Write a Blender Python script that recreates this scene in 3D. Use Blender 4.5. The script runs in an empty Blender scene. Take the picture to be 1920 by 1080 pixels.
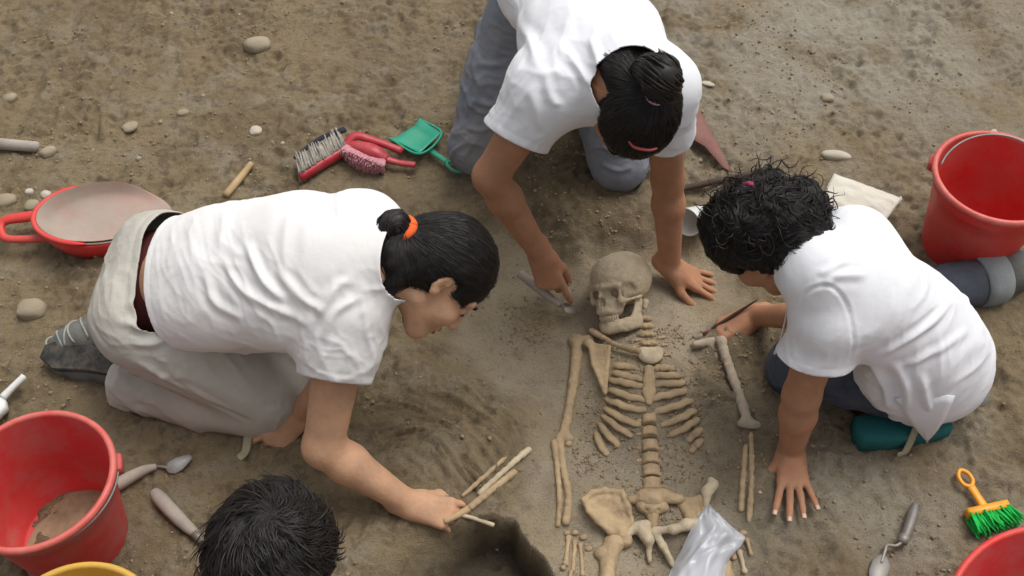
import bpy, bmesh, math, random
import numpy as np
from mathutils import Vector, Matrix
from mathutils.bvhtree import BVHTree

random.seed(7)
RNG = np.random.default_rng(7)
scene = bpy.context.scene
COL = scene.collection

# ------------------------------------------------------------------ camera
CAM_H = 2.3                      # metres above the cleared floor
CAM_PITCH = math.radians(52)     # below the horizon
FOCAL = 2060.0                   # in pixels of a 1920 wide frame
CAM = np.array([0.0, -CAM_H / math.tan(CAM_PITCH), CAM_H])
FWD = np.array([0.0, math.cos(CAM_PITCH), -math.sin(CAM_PITCH)])
UPV = np.array([0.0, math.sin(CAM_PITCH), math.cos(CAM_PITCH)])
RGT = np.array([1.0, 0.0, 0.0])
cam_data = bpy.data.cameras.new('camera')
cam = bpy.data.objects.new('camera', cam_data)
COL.objects.link(cam)
cam.location = CAM
cam.rotation_euler = (math.pi / 2 - CAM_PITCH, 0, 0)
cam_data.sensor_width = 36.0
cam_data.lens = 36.0 * FOCAL / 1920.0
cam_data.clip_start = 0.05
cam_data.clip_end = 500
scene.camera = cam

# ------------------------------------------------------------------ light
SUN_DIR = np.array([0.30, 0.30, 0.95])      # towards the sun, behind thin cloud
SUN_DIR = SUN_DIR / np.linalg.norm(SUN_DIR)
world = bpy.data.worlds.new('World')
scene.world = world
world.use_nodes = True
wn = world.node_tree
wn.nodes.clear()
sky = wn.nodes.new('ShaderNodeTexSky')
sky.sky_type = 'NISHITA'
sky.sun_disc = False
sky.sun_elevation = math.asin(SUN_DIR[2])
sky.sun_rotation = math.atan2(SUN_DIR[0], SUN_DIR[1])
sky.air_density = 1.0
sky.dust_density = 6.0
sky.ozone_density = 1.0
hsv = wn.nodes.new('ShaderNodeHueSaturation')
hsv.inputs['Saturation'].default_value = 0.22      # a cloud layer greys the blue
bg = wn.nodes.new('ShaderNodeBackground')
bg.inputs['Strength'].default_value = 0.150
wo = wn.nodes.new('ShaderNodeOutputWorld')
wn.links.new(sky.outputs[0], hsv.inputs['Color'])
wn.links.new(hsv.outputs[0], bg.inputs[0])
wn.links.new(bg.outputs[0], wo.inputs[0])
sun_data = bpy.data.lights.new('sun', 'SUN')
sun_data.energy = 0.95
sun_data.angle = math.radians(34)
sun_data.color = (1.0, 0.96, 0.90)
sun = bpy.data.objects.new('sun', sun_data)
COL.objects.link(sun)
sun.rotation_euler = Vector(SUN_DIR).to_track_quat('Z', 'Y').to_euler()

scene.view_settings.view_transform = 'Standard'
scene.view_settings.look = 'None'
scene.view_settings.exposure = 0.12
scene.view_settings.gamma = 1.0
scene.view_settings.use_curve_mapping = False
try:
    scene.cycles.use_denoising = True
    scene.cycles.max_bounces = 6
except Exception:
    pass
# ------------------------------------------------------------------ helpers
V = lambda *a: np.array(a, dtype=float)
def unit(a):
    a = np.asarray(a, float); return a / (np.linalg.norm(a) + 1e-12)
def at(u, v, z=0.0):
    """world point at height z seen at (u, v) of the 1920 x 1080 photograph"""
    d = FWD * FOCAL + RGT * (u - 960) - UPV * (v - 540)
    return CAM + d * ((z - CAM[2]) / d[2])
def ats(*pts):
    return [at(*p) for p in pts]
def proj(P):
    q = np.asarray(P) - CAM
    w = q @ FWD
    return 960 + FOCAL * (q @ RGT) / w, 540 - FOCAL * (q @ UPV) / w
def img(r, d, t=0.0):
    """a direction: r to the right, d down in the picture plane, t towards the camera"""
    return unit(RGT * r - UPV * d - FWD * t)

def tag(o, label=None, cat=None, group=None, kind=None):
    if label: o['label'] = label
    if cat: o['category'] = cat
    if group: o['group'] = group
    if kind: o['kind'] = kind
    return o
def empty(name, loc=(0, 0, 0), rz=0.0):
    o = bpy.data.objects.new(name, None)
    COL.objects.link(o)
    o.location = loc; o.rotation_euler = (0, 0, rz)
    o.empty_display_size = 0.05
    return o
def link_mesh(name, me, mat=None, parent=None, smooth=True):
    o = bpy.data.objects.new(name, me)
    COL.objects.link(o)
    if mat is not None:
        me.materials.clear(); me.materials.append(mat)
    if smooth and len(me.polygons):
        me.polygons.foreach_set('use_smooth', np.ones(len(me.polygons), dtype=bool))
    if parent is not None:
        o.parent = parent
        o.matrix_parent_inverse = Matrix.LocRotScale(parent.location, parent.rotation_euler, parent.scale).inverted() if parent.parent is None else parent_world(parent).inverted()
    return o
def parent_world(o):
    m = Matrix.LocRotScale(o.location, o.rotation_euler, o.scale)
    if o.parent is not None:
        m = parent_world(o.parent) @ o.matrix_parent_inverse @ m
    return m
def mesh_np(verts, quads, tris=None):
    verts = np.asarray(verts, np.float32)
    me = bpy.data.meshes.new('mesh')
    q = np.asarray(quads, np.int32).reshape(-1, 4) if quads is not None and len(quads) else np.zeros((0, 4), np.int32)
    t = np.asarray(tris, np.int32).reshape(-1, 3) if tris is not None and len(tris) else np.zeros((0, 3), np.int32)
    me.vertices.add(len(verts)); me.vertices.foreach_set('co', verts.ravel())
    nl = q.size + t.size
    me.loops.add(nl)
    me.loops.foreach_set('vertex_index', np.concatenate([q.ravel(), t.ravel()]))
    me.polygons.add(len(q) + len(t))
    starts = np.concatenate([np.arange(len(q)) * 4, q.size + np.arange(len(t)) * 3]).astype(np.int32)
    me.polygons.foreach_set('loop_start', starts)
    me.update(calc_edges=True)
    me.validate()
    return me
def mesh_py(verts, faces):
    me = bpy.data.meshes.new('mesh')
    me.from_pydata([tuple(map(float, v)) for v in verts], [], [tuple(f) for f in faces])
    me.update()
    return me
def join_lists(parts):
    vs, fs, n = [], [], 0
    for v, f in parts:
        vs.extend(v); fs.extend([tuple(i + n for i in g) for g in f]); n += len(v)
    return vs, fs

def crom(pts, n):
    """Catmull-Rom through the points (rows may carry extra columns such as a radius)"""
    P = np.asarray(pts, float)
    if len(P) == 2:
        t = np.linspace(0, 1, n)[:, None]
        return P[0] * (1 - t) + P[1] * t
    P = np.vstack([2 * P[0] - P[1], P, 2 * P[-1] - P[-2]])
    m = len(P) - 3
    out = []
    for s in np.linspace(0, m - 1e-6, n):
        i = int(s); t = s - i
        a, b, c, d = P[i], P[i + 1], P[i + 2], P[i + 3]
        out.append(0.5 * (2 * b + (c - a) * t + (2 * a - 5 * b + 4 * c - d) * t * t + (3 * b - a - 3 * c + d) * t ** 3))
    return np.array(out)
def tube(pts, radii, seg=10, n=None, flat=1.0, nrm=None, rough=0.0, cap=True, seed=0):
    """swept tube; flat squeezes the section along nrm"""
    pts = np.asarray(pts, float)
    radii = np.asarray(radii if np.ndim(radii) else [radii] * len(pts), float)
    if n is None: n = max(2, (len(pts) - 1) * 5 + 1) if len(pts) > 2 else 2
    q = crom(np.column_stack([pts, radii]), n)
    P, R = q[:, :3], np.abs(q[:, 3])
    T = np.gradient(P, axis=0); T /= np.linalg.norm(T, axis=1)[:, None] + 1e-12
    ref = np.asarray(nrm, float) if nrm is not None else V(0, 0, 1)
    if abs(T[0] @ unit(ref)) > 0.95 and nrm is None: ref = V(1, 0, 0)
    vs = []
    rg = np.random.default_rng(seed)
    for i in range(n):
        N = ref - T[i] * (ref @ T[i]); N = unit(N)
        B = np.cross(T[i], N)
        if nrm is None: ref = N
        for k in range(seg):
            a = 2 * math.pi * k / seg
            r = R[i] * (1 + (rg.random() - 0.5) * rough)
            vs.append(P[i] + B * (math.cos(a) * r) + N * (math.sin(a) * r * flat))
    fs = []
    for i in range(n - 1):
        for k in range(seg):
            k2 = (k + 1) % seg
            fs.append((i * seg + k, i * seg + k2, (i + 1) * seg + k2, (i + 1) * seg + k))
    if cap:
        c0 = len(vs); vs.append(P[0] - T[0] * R[0] * 0.25); vs.append(P[-1] + T[-1] * R[-1] * 0.25)
        for k in range(seg):
            k2 = (k + 1) % seg
            fs.append((k2, k, c0)); fs.append(((n - 1) * seg + k, (n - 1) * seg + k2, c0 + 1))
    return vs, fs
def prism(outline, axes, thick, bevel=0.0, dome=0.0):
    """slab from a closed 2D outline laid in the frame axes=(origin, X, Y, Z); top and bottom with a small bevel"""
    o, X, Y, Z = [np.asarray(a, float) for a in axes]
    P = np.asarray(outline, float); n = len(P)
    c = P.mean(0)
    def ring(z, inset):
        d = P - c; L = np.linalg.norm(d, axis=1)[:, None]
        Q = c + d * np.clip((L - inset) / L, 0, 1)
        return [o + X * a + Y * b + Z * z for a, b in Q]
    b = min(bevel, thick * 0.45)
    rings = [ring(0, b), ring(b, 0), ring(thick - b, 0), ring(thick, b)] if bevel > 0 else [ring(0, 0), ring(thick, 0)]
    vs = [p for r in rings for p in r]; fs = []
    for i in range(len(rings) - 1):
        for k in range(n):
            k2 = (k + 1) % n
            fs.append((i * n + k, i * n + k2, (i + 1) * n + k2, (i + 1) * n + k))
    c0 = len(vs)
    vs.append(o + X * c[0] + Y * c[1]); vs.append(o + X * c[0] + Y * c[1] + Z * (thick + dome))
    t0 = (len(rings) - 1) * n
    for k in range(n):
        k2 = (k + 1) % n
        fs.append((k2, k, c0)); fs.append((t0 + k, t0 + k2, c0 + 1))
    return vs, fs
def lathe(profile, seg=48, wob=0.0, seed=0):
    vs, fs = [], []
    rg = np.random.default_rng(seed)
    ph = rg.random(3) * 6.28
    for (r, z) in profile:
        for k in range(seg):
            a = 2 * math.pi * k / seg
            rr = r * (1 + wob * (math.sin(2 * a + ph[0]) + 0.5 * math.sin(3 * a + ph[1])))
            vs.append(V(rr * math.cos(a), rr * math.sin(a), z))
    m = len(profile)
    for i in range(m - 1):
        for k in range(seg):
            k2 = (k + 1) % seg
            fs.append((i * seg + k, i * seg + k2, (i + 1) * seg + k2, (i + 1) * seg + k))
    return vs, fs
def xform(vs, loc=(0, 0, 0), R=None):
    A = np.asarray(vs, float)
    if R is not None: A = A @ np.asarray(R, float).T
    return list(A + np.asarray(loc, float))
def frame(z, x=None):
    """rotation matrix whose columns are X, Y, Z with Z along z and X near x"""
    z = unit(z)
    x = V(1, 0, 0) if x is None else np.asarray(x, float)
    if abs(unit(x) @ z) > 0.98: x = V(0, 1, 0)
    x = unit(x - z * (x @ z)); y = np.cross(z, x)
    return np.column_stack([x, y, z])
def part(name, geo, mat, parent=None, smooth=True, bevel=None, subsurf=0):
    vs, fs = geo
    o = link_mesh(name, mesh_py(vs, fs), mat, parent, smooth)
    if bevel:
        m = o.modifiers.new('bevel', 'BEVEL'); m.width = bevel; m.segments = 2; m.limit_method = 'ANGLE'
    if subsurf:
        m = o.modifiers.new('subdivision', 'SUBSURF'); m.levels = subsurf; m.render_levels = subsurf
    return o

# ---- noise on numpy arrays
def _hash(ix, iy, iz, seed):
    h = (ix.astype(np.int64) * 374761393 + iy.astype(np.int64) * 668265263 + iz.astype(np.int64) * 2147483647 + seed * 974634777) & 0xFFFFFFFF
    h = ((h ^ (h >> 13)) * 1274126177) & 0xFFFFFFFF
    h = ((h ^ (h >> 16)) * 2246822519) & 0xFFFFFFFF
    return (h ^ (h >> 15)).astype(np.float32) / np.float32(4294967295.0)
def noise2(x, y, seed=0):
    ix = np.floor(x); iy = np.floor(y); fx = (x - ix).astype(np.float32); fy = (y - iy).astype(np.float32)
    z = np.zeros_like(ix)
    def g(dx, dy):
        a = _hash(ix + dx, iy + dy, z, seed) * np.float32(2 * math.pi)
        return np.cos(a) * (fx - dx) + np.sin(a) * (fy - dy)
    w = lambda t: t * t * t * (t * (t * 6 - 15) + 10)
    sx, sy = w(fx), w(fy)
    a = g(0, 0) * (1 - sx) + g(1, 0) * sx
    b = g(0, 1) * (1 - sx) + g(1, 1) * sx
    return (a * (1 - sy) + b * sy) * 1.4
def noise3(P, seed=0):
    x, y, z = P[:, 0], P[:, 1], P[:, 2]
    ix, iy, iz = np.floor(x), np.floor(y), np.floor(z)
    fx, fy, fz = x - ix, y - iy, z - iz
    w = lambda t: t * t * (3 - 2 * t)
    sx, sy, sz = w(fx), w(fy), w(fz)
    def h(a, b, c): return _hash(ix + a, iy + b, iz + c, seed)
    lerp = lambda a, b, t: a + (b - a) * t
    r = lerp(lerp(lerp(h(0,0,0), h(1,0,0), sx), lerp(h(0,1,0), h(1,1,0), sx), sy),
             lerp(lerp(h(0,0,1), h(1,0,1), sx), lerp(h(0,1,1), h(1,1,1), sx), sy), sz)
    return r * 2 - 1
def sstep(a, b, x):
    t = np.clip((x - a) / (b - a), 0, 1)
    return t * t * (3 - 2 * t)

# ---- bodies and cloth grow from distance fields: limbs melt into one surface
class Prim:
    def __init__(s, lo, hi, fn): s.lo, s.hi, s.fn = lo, hi, fn
def rc(a, b, ra, rb, n=None, s=1.0):
    """tapered limb from a to b; n, s: squeeze the section along n by s"""
    a = np.asarray(a, float); b = np.asarray(b, float); R = max(ra, rb) * max(1.0, s)
    ab = b - a; L2 = max(ab @ ab, 1e-12)
    nn = None if n is None else unit(n)
    def fn(X, Y, Z):
        px, py, pz = X - a[0], Y - a[1], Z - a[2]
        t = np.clip((px * ab[0] + py * ab[1] + pz * ab[2]) / L2, 0, 1)
        qx, qy, qz = px - ab[0] * t, py - ab[1] * t, pz - ab[2] * t
        r = ra + (rb - ra) * t
        if nn is not None:
            c = (qx * nn[0] + qy * nn[1] + qz * nn[2]) * (1.0 / s - 1.0)
            qx, qy, qz = qx + nn[0] * c, qy + nn[1] * c, qz + nn[2] * c
        d = np.sqrt(qx * qx + qy * qy + qz * qz) - r
        return d * min(1.0, s) if nn is not None else d
    return Prim(np.minimum(a, b) - R, np.maximum(a, b) + R, fn)
def ell(c, r, R=None):
    c = np.asarray(c, float); r = np.asarray(r, float)
    M = np.eye(3) if R is None else np.asarray(R, float)
    ext = np.abs(M) @ r
    def fn(X, Y, Z):
        px, py, pz = X - c[0], Y - c[1], Z - c[2]
        q = [(px * M[0, i] + py * M[1, i] + pz * M[2, i]) for i in range(3)]
        k0 = np.sqrt(sum((q[i] / r[i]) ** 2 for i in range(3)))
        k1 = np.sqrt(sum((q[i] / r[i] ** 2) ** 2 for i in range(3))) + 1e-9
        return k0 * (k0 - 1) / k1
    return Prim(c - ext, c + ext, fn)
class Field:
    """limbs are collected first; the grid is laid round all of them when the surface is drawn"""
    def __init__(s, vox):
        s.vox = vox; s.ops = []
    def add(s, p, k=0.02):
        s.ops.append((p, k, False)); return s
    def cut(s, p, k=0.01):
        s.ops.append((p, k, True)); return s
    def _grid(s):
        lo = np.min([p.lo for p, k, c in s.ops if not c], axis=0) - 4 * s.vox
        hi = np.max([p.hi for p, k, c in s.ops if not c], axis=0) + 4 * s.vox
        s.lo = lo; s.n = np.ceil((hi - lo) / s.vox).astype(int) + 1
        s.d = np.full(s.n, 0.5, np.float32)
        for p, k, c in s.ops:
            sl, d = s._sub(p, k + 2.5 * s.vox)
            if sl is None: continue
            e = s.d[sl]
            if c:
                d = -d
                h = np.clip(0.5 + 0.5 * (d - e) / k, 0, 1)
                s.d[sl] = e + (d - e) * h + k * h * (1 - h)
            else:
                h = np.clip(0.5 + 0.5 * (e - d) / k, 0, 1)
                s.d[sl] = e + (d - e) * h - k * h * (1 - h)
    def _sub(s, p, m):
        i0 = np.clip(np.floor((p.lo - m - s.lo) / s.vox).astype(int), 0, s.n)
        i1 = np.clip(np.ceil((p.hi + m - s.lo) / s.vox).astype(int) + 1, 0, s.n)
        if np.any(i1 <= i0): return None, None
        ax = [(s.lo[k] + s.vox * np.arange(i0[k], i1[k])).astype(np.float32) for k in range(3)]
        sl = tuple(slice(i0[k], i1[k]) for k in range(3))
        X, Y, Z = ax[0][:, None, None], ax[1][None, :, None], ax[2][None, None, :]
        return sl, p.fn(X, Y, Z).astype(np.float32)
    def chain(s, pts, radii, k=0.02, n=None, sq=1.0):
        for i in range(len(pts) - 1):
            s.add(rc(pts[i], pts[i + 1], radii[i], radii[i + 1], n, sq), k)
        return s
    def extract(s):
        s._grid(); d = s.d; ins = d < 0
        a = ins[:-1, :-1, :-1]
        cnt = np.zeros(a.shape, np.uint8)
        for i in (0, 1):
            for j in (0, 1):
                for k in (0, 1):
                    cnt += ins[i:d.shape[0] - 1 + i, j:d.shape[1] - 1 + j, k:d.shape[2] - 1 + k]
        act = (cnt > 0) & (cnt < 8)
        idx = np.argwhere(act)
        vid = np.full(a.shape, -1, np.int32)
        vid[act] = np.arange(len(idx))
        acc = np.zeros((len(idx), 3)); num = np.zeros(len(idx))
        C = [(i, j, k) for i in (0, 1) for j in (0, 1) for k in (0, 1)]
        vals = {c: d[idx[:, 0] + c[0], idx[:, 1] + c[1], idx[:, 2] + c[2]] for c in C}
        for c in C:
            for ax in range(3):
                if c[ax] == 0:
                    e = list(c); e[ax] = 1; e = tuple(e)
                    v0, v1 = vals[c], vals[e]
                    m = (v0 < 0) != (v1 < 0)
                    t = np.where(m, v0 / (v0 - v1 + 1e-20), 0)
                    pt = np.repeat(np.array(c, float)[None], len(idx), 0); pt[:, ax] += t
                    acc[m] += pt[m]; num[m] += 1
        P = s.lo + (idx + acc / num[:, None]) * s.vox
        quads = []
        for ax in range(3):
            o1, o2 = [(1, 2), (2, 0), (0, 1)][ax]
            s0 = [slice(None)] * 3; s1 = [slice(None)] * 3
            s0[ax] = slice(0, -1); s1[ax] = slice(1, None)
            A, B = ins[tuple(s0)], ins[tuple(s1)]
            for flip, M in ((False, A & ~B), (True, ~A & B)):
                e = np.argwhere(M)
                ok = (e[:, o1] > 0) & (e[:, o2] > 0) & (e[:, o1] < vid.shape[o1]) & (e[:, o2] < vid.shape[o2])
                e = e[ok]
                def g(a, b):
                    f = e.copy(); f[:, o1] -= a; f[:, o2] -= b
                    return vid[f[:, 0], f[:, 1], f[:, 2]]
                q = np.stack([g(1, 1), g(0, 1), g(0, 0), g(1, 0)], 1)
                quads.append(q[:, ::-1] if flip else q)
        Q = np.vstack(quads)
        Q = Q[(Q >= 0).all(1)]
        return P, Q
def vnormals(P, Q):
    n = np.cross(P[Q[:, 2]] - P[Q[:, 0]], P[Q[:, 3]] - P[Q[:, 1]])
    N = np.zeros_like(P)
    for k in range(4): np.add.at(N, Q[:, k], n)
    return N / (np.linalg.norm(N, axis=1)[:, None] + 1e-12)
def relax(P, Q, it=2, lam=0.5, keep=None):
    E = np.vstack([Q[:, [0, 1]], Q[:, [1, 2]], Q[:, [2, 3]], Q[:, [3, 0]]])
    deg = np.bincount(E.ravel(), minlength=len(P)).astype(float)
    for i in range(it):
        for l in (lam, -lam * 0.96):
            S = np.zeros_like(P)
            for k in range(3):
                S[:, k] = np.bincount(E[:, 0], P[E[:, 1], k], len(P)) + np.bincount(E[:, 1], P[E[:, 0], k], len(P))
            D = S / np.maximum(deg, 1)[:, None] - P
            if keep is not None: D[keep] = 0
            P = P + D * l
    return P
def trim(P, Q, cuts):
    """cut the surface open: each cut = (point, normal, centre, reach): drop what lies beyond the plane within reach of the centre"""
    kill = np.zeros(len(P), bool)
    for (p0, n, c, reach) in cuts:
        g = (P - p0) @ unit(n); near = np.linalg.norm(P - c, axis=1) < reach
        kill |= (g > 0) & near
    keepf = ~kill[Q].all(1)
    Q = Q[keepf]
    for (p0, n, c, reach) in cuts:           # edge vertices slide back onto the cut
        n = unit(n); g = (P - p0) @ n; near = np.linalg.norm(P - c, axis=1) < reach
        m = (g > 0) & near
        P[m] -= g[m][:, None] * n[None]
    used = np.unique(Q); mp = np.full(len(P), -1); mp[used] = np.arange(len(used))
    return P[used], mp[Q]
def smooth_edge(P, Q, it=8):
    """even out the open edges of a cut cloth"""
    E = np.sort(np.vstack([Q[:, [0, 1]], Q[:, [1, 2]], Q[:, [2, 3]], Q[:, [3, 0]]]), axis=1)
    E = E[E[:, 0] != E[:, 1]]
    U, c = np.unique(E, axis=0, return_counts=True)
    B = U[c == 1]
    if not len(B): return P
    deg = np.bincount(B.ravel(), minlength=len(P)); m = deg == 2
    for _ in range(it):
        S = np.zeros_like(P)
        for k in range(3):
            S[:, k] = np.bincount(B[:, 0], P[B[:, 1], k], len(P)) + np.bincount(B[:, 1], P[B[:, 0], k], len(P))
        P = P.copy(); P[m] = P[m] * .5 + S[m] / 2 * .5
    return P
def crumple(P, Q, spec):
    """cloth wrinkles: (run direction, folds per metre, height, centre, reach, seed); sharp creases between soft swells, running along the direction"""
    N = vnormals(P, Q); D = np.zeros(len(P))
    for (run, freq, h, cen, reach, seed) in spec:
        run = unit(run); w = np.ones(len(P))
        if cen is not None: w = np.exp(-(np.linalg.norm(P - np.asarray(cen), axis=1) / reach) ** 2 * 1.2)
        wob = P + 0.035 * np.stack([noise3(P * 7, seed + k) for k in (3, 4, 5)], 1)
        al = wob @ run; ac = wob - al[:, None] * run[None]
        S = ac * freq + (al * freq * 0.20)[:, None] * run[None]
        rdg = lambda q, sd: (1 - np.minimum(np.abs(noise3(q, sd)) * 2.0, 1)) ** 1.5 - .45
        a = rdg(S, seed) + .45 * rdg(S * 2.1 + 4, seed + 6)
        b = noise3(S * 0.6 + 9, seed + 1)
        gate = sstep(-0.35, 0.45, noise3(P * 8, seed + 2))
        D += h * w * gate * (a * 1.0 + b * .6)
    return P + N * D[:, None]
def seg_dist(P, line):
    """distance to a polyline and how far along it (0..1)"""
    best = np.full(len(P), 9.0); along = np.zeros(len(P)); m = len(line) - 1
    for i in range(m):
        a, b = line[i], line[i + 1]; ab = b - a
        t = np.clip(((P - a) @ ab) / (ab @ ab + 1e-12), 0, 1)
        d = np.linalg.norm(P - a - t[:, None] * ab, axis=1)
        k = d < best
        best[k] = d[k]; along[k] = (i + t[k]) / m
    return best, along
def pick(P, Q, pts, sink=0.0):
    """points of a surface where the lines of sight through picture positions meet it"""
    bv = BVHTree.FromPolygons([tuple(p) for p in P], [tuple(q) for q in Q]); out = []
    for (u, v) in pts:
        d = at(u, v, 0) - CAM; d /= np.linalg.norm(d)
        hit, n, _, _ = bv.ray_cast(Vector(CAM), Vector(d))
        if hit is not None: out.append(np.array(hit) - np.array(n) * sink)
    return out
def folds(P, Q, lines):
    """press or raise folds: (points as picture positions, width, height); each point finds the cloth it lies on"""
    N = vnormals(P, Q)
    u, v = proj(P)
    front = (N * unit(CAM - P.mean(0))).sum(1) > 0.05
    depth = (P - CAM) @ FWD
    D = np.zeros(len(P))
    for pts, w, h in lines:
        L = []
        for (a, b) in pts:
            m2 = (u - a) ** 2 + (v - b) ** 2
            near = front & (m2 < 14 ** 2)
            if near.any():
                i = np.where(near)[0][np.argmin(depth[near])]
            else:
                i = np.argmin(np.where(front, m2, 1e9))
            L.append(P[i].copy())
        L = crom(np.array(L), max(8, 5 * len(L))) if len(L) > 1 else np.array([L[0], L[0] + 1e-4])
        d, t = seg_dist(P, L)
        env = np.clip(np.minimum(t, 1 - t) * 5, 0, 1)
        r = d / w
        # a soft ridge with a shallow trough to either side
        D += h * env * (np.exp(-np.abs(r) ** 1.4) * 1.3 - 0.4 * np.exp(-(r - 1.7) ** 2) - 0.4 * np.exp(-(r + 1.7) ** 2))
    return P + N * D[:, None]
# ------------------------------------------------------------------ materials
def mat(name, color, rough=0.8, spec=0.3, vary=0.12, vscale=12.0, bump=0.0, bscale=120.0, dirt=None, dirt_amt=0.0, dirt_scale=9.0,
        sss=0.0, metallic=0.0, stretch=None, coord='Object', weave=0.0, soft=0.0, sscale=38):
    m = bpy.data.materials.new(name); m.use_nodes = True
    nt = m.node_tree; N = nt.nodes; Lk = nt.links
    b = N['Principled BSDF']
    b.inputs['Roughness'].default_value = rough
    b.inputs['Specular IOR Level'].default_value = spec
    b.inputs['Metallic'].default_value = metallic
    if sss:
        b.inputs['Subsurface Weight'].default_value = sss
        b.inputs['Subsurface Radius'].default_value = (0.012, 0.005, 0.003)
        b.inputs['Subsurface Scale'].default_value = 1.0
    tc = N.new('ShaderNodeTexCoord'); src = tc.outputs[coord]
    if stretch:
        mp = N.new('ShaderNodeMapping'); mp.inputs['Scale'].default_value = stretch
        Lk.new(src, mp.inputs['Vector']); src = mp.outputs[0]
    n1 = N.new('ShaderNodeTexNoise'); n1.inputs['Scale'].default_value = vscale; n1.inputs['Detail'].default_value = 6; n1.inputs['Roughness'].default_value = 0.65
    Lk.new(src, n1.inputs['Vector'])
    mr = N.new('ShaderNodeMapRange'); mr.inputs['From Min'].default_value = 0.3; mr.inputs['From Max'].default_value = 0.7
    mr.inputs['To Min'].default_value = 1 - vary; mr.inputs['To Max'].default_value = 1 + vary
    Lk.new(n1.outputs['Fac'], mr.inputs['Value'])
    mul = N.new('ShaderNodeVectorMath'); mul.operation = 'SCALE'; mul.inputs[0].default_value = color[:3]
    Lk.new(mr.outputs[0], mul.inputs['Scale'])
    out = mul.outputs[0]
    if dirt is not None and dirt_amt > 0:
        n2 = N.new('ShaderNodeTexNoise'); n2.inputs['Scale'].default_value = dirt_scale; n2.inputs['Detail'].default_value = 8; n2.inputs['Roughness'].default_value = 0.7
        Lk.new(src, n2.inputs['Vector'])
        r2 = N.new('ShaderNodeMapRange'); r2.inputs['From Min'].default_value = 0.42; r2.inputs['From Max'].default_value = 0.72
        r2.inputs['To Min'].default_value = 0; r2.inputs['To Max'].default_value = dirt_amt
        Lk.new(n2.outputs['Fac'], r2.inputs['Value'])
        mx = N.new('ShaderNodeMix'); mx.data_type = 'RGBA'
        Lk.new(r2.outputs[0], mx.inputs['Factor']); Lk.new(out, mx.inputs[6]); mx.inputs[7].default_value = (*dirt[:3], 1)
        out = mx.outputs[2]
    Lk.new(out, b.inputs['Base Color'])
    hsum = None
    if bump:
        n3 = N.new('ShaderNodeTexNoise'); n3.inputs['Scale'].default_value = bscale; n3.inputs['Detail'].default_value = 4
        Lk.new(src, n3.inputs['Vector']); hsum = n3.outputs['Fac']
    if weave:
        wv = N.new('ShaderNodeTexWave'); wv.inputs['Scale'].default_value = 150; wv.inputs['Distortion'].default_value = 3
        Lk.new(src, wv.inputs['Vector'])
        if hsum is None: hsum = wv.outputs['Fac']
    if soft:
        n5 = N.new('ShaderNodeTexNoise'); n5.inputs['Scale'].default_value = sscale; n5.inputs['Detail'].default_value = 5; n5.inputs['Roughness'].default_value = 0.6
        n5.inputs['Distortion'].default_value = 0.25
        Lk.new(src, n5.inputs['Vector'])
        ms = N.new('ShaderNodeMath'); ms.operation = 'MULTIPLY'; ms.inputs[1].default_value = soft
        Lk.new(n5.outputs['Fac'], ms.inputs[0])
        if hsum is not None:
            ad = N.new('ShaderNodeMath'); ad.operation = 'MULTIPLY_ADD'; ad.inputs[1].default_value = bump
            Lk.new(hsum, ad.inputs[0]); Lk.new(ms.outputs[0], ad.inputs[2]); hsum = ad.outputs[0]
        else: hsum = ms.outputs[0]
        bump = 1.0
    if hsum is not None:
        bp = N.new('ShaderNodeBump'); bp.inputs['Strength'].default_value = bump or weave; bp.inputs['Distance'].default_value = 0.004
        Lk.new(hsum, bp.inputs['Height']); Lk.new(bp.outputs[0], b.inputs['Normal'])
    m['bsdf'] = 1
    return m
SOIL = (0.27, 0.205, 0.135)
M = {}
M['skin'] = mat('skin', (0.55, 0.315, 0.188), 0.62, 0.25, 0.13, 22, 0.12, 300, dirt=(0.36, 0.24, 0.165), dirt_amt=0.45, dirt_scale=15, sss=0.10, soft=0.35, sscale=90)
M['skin_tan'] = mat('skin_tan', (0.40, 0.195, 0.108), 0.62, 0.25, 0.13, 22, 0.12, 300, dirt=(0.30, 0.195, 0.13), dirt_amt=0.45, dirt_scale=15, sss=0.10, soft=0.35, sscale=90)
M['nail'] = mat('fingernail', (0.60, 0.40, 0.31), 0.35, 0.5, 0.03)
M['lip'] = mat('lip', (0.36, 0.12, 0.09), 0.45, 0.4, 0.05)
M['eye'] = mat('eyeball', (0.55, 0.5, 0.46), 0.25, 0.5, 0.02)
M['lash'] = mat('eyelash', (0.02, 0.014, 0.012), 0.6, 0.2, 0.0)
M['white_cloth'] = mat('white_cloth', (0.78, 0.77, 0.76), 0.9, 0.15, 0.03, 8, 0.05, 420, dirt=(0.58, 0.52, 0.44), dirt_amt=0.22, dirt_scale=5, soft=0.45, sscale=20)
M['white_cloth_cool'] = mat('white_cloth_cool', (0.76, 0.77, 0.80), 0.9, 0.1, 0.03, 8, 0.05, 420, dirt=(0.6, 0.56, 0.5), dirt_amt=0.12, dirt_scale=5, soft=0.45, sscale=20)
M['beige_denim'] = mat('beige_denim', (0.50, 0.485, 0.435), 0.9, 0.15, 0.05, 10, 0.12, 350, dirt=(0.36, 0.31, 0.24), dirt_amt=0.5, dirt_scale=5, soft=0.8, sscale=24)
M['grey_denim'] = mat('grey_denim', (0.20, 0.215, 0.25), 0.9, 0.15, 0.12, 14, 0.15, 350, dirt=(0.30, 0.27, 0.23), dirt_amt=0.5, dirt_scale=5, soft=0.8, sscale=24)
M['blue_denim'] = mat('blue_denim', (0.062, 0.075, 0.105), 0.9, 0.15, 0.2, 14, 0.15, 350, dirt=(0.2, 0.18, 0.15), dirt_amt=0.35, dirt_scale=7, soft=0.8, sscale=24)
M['pale_denim'] = mat('pale_denim', (0.26, 0.28, 0.28), 0.9, 0.15, 0.12, 25, 0.4, 350)
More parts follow.
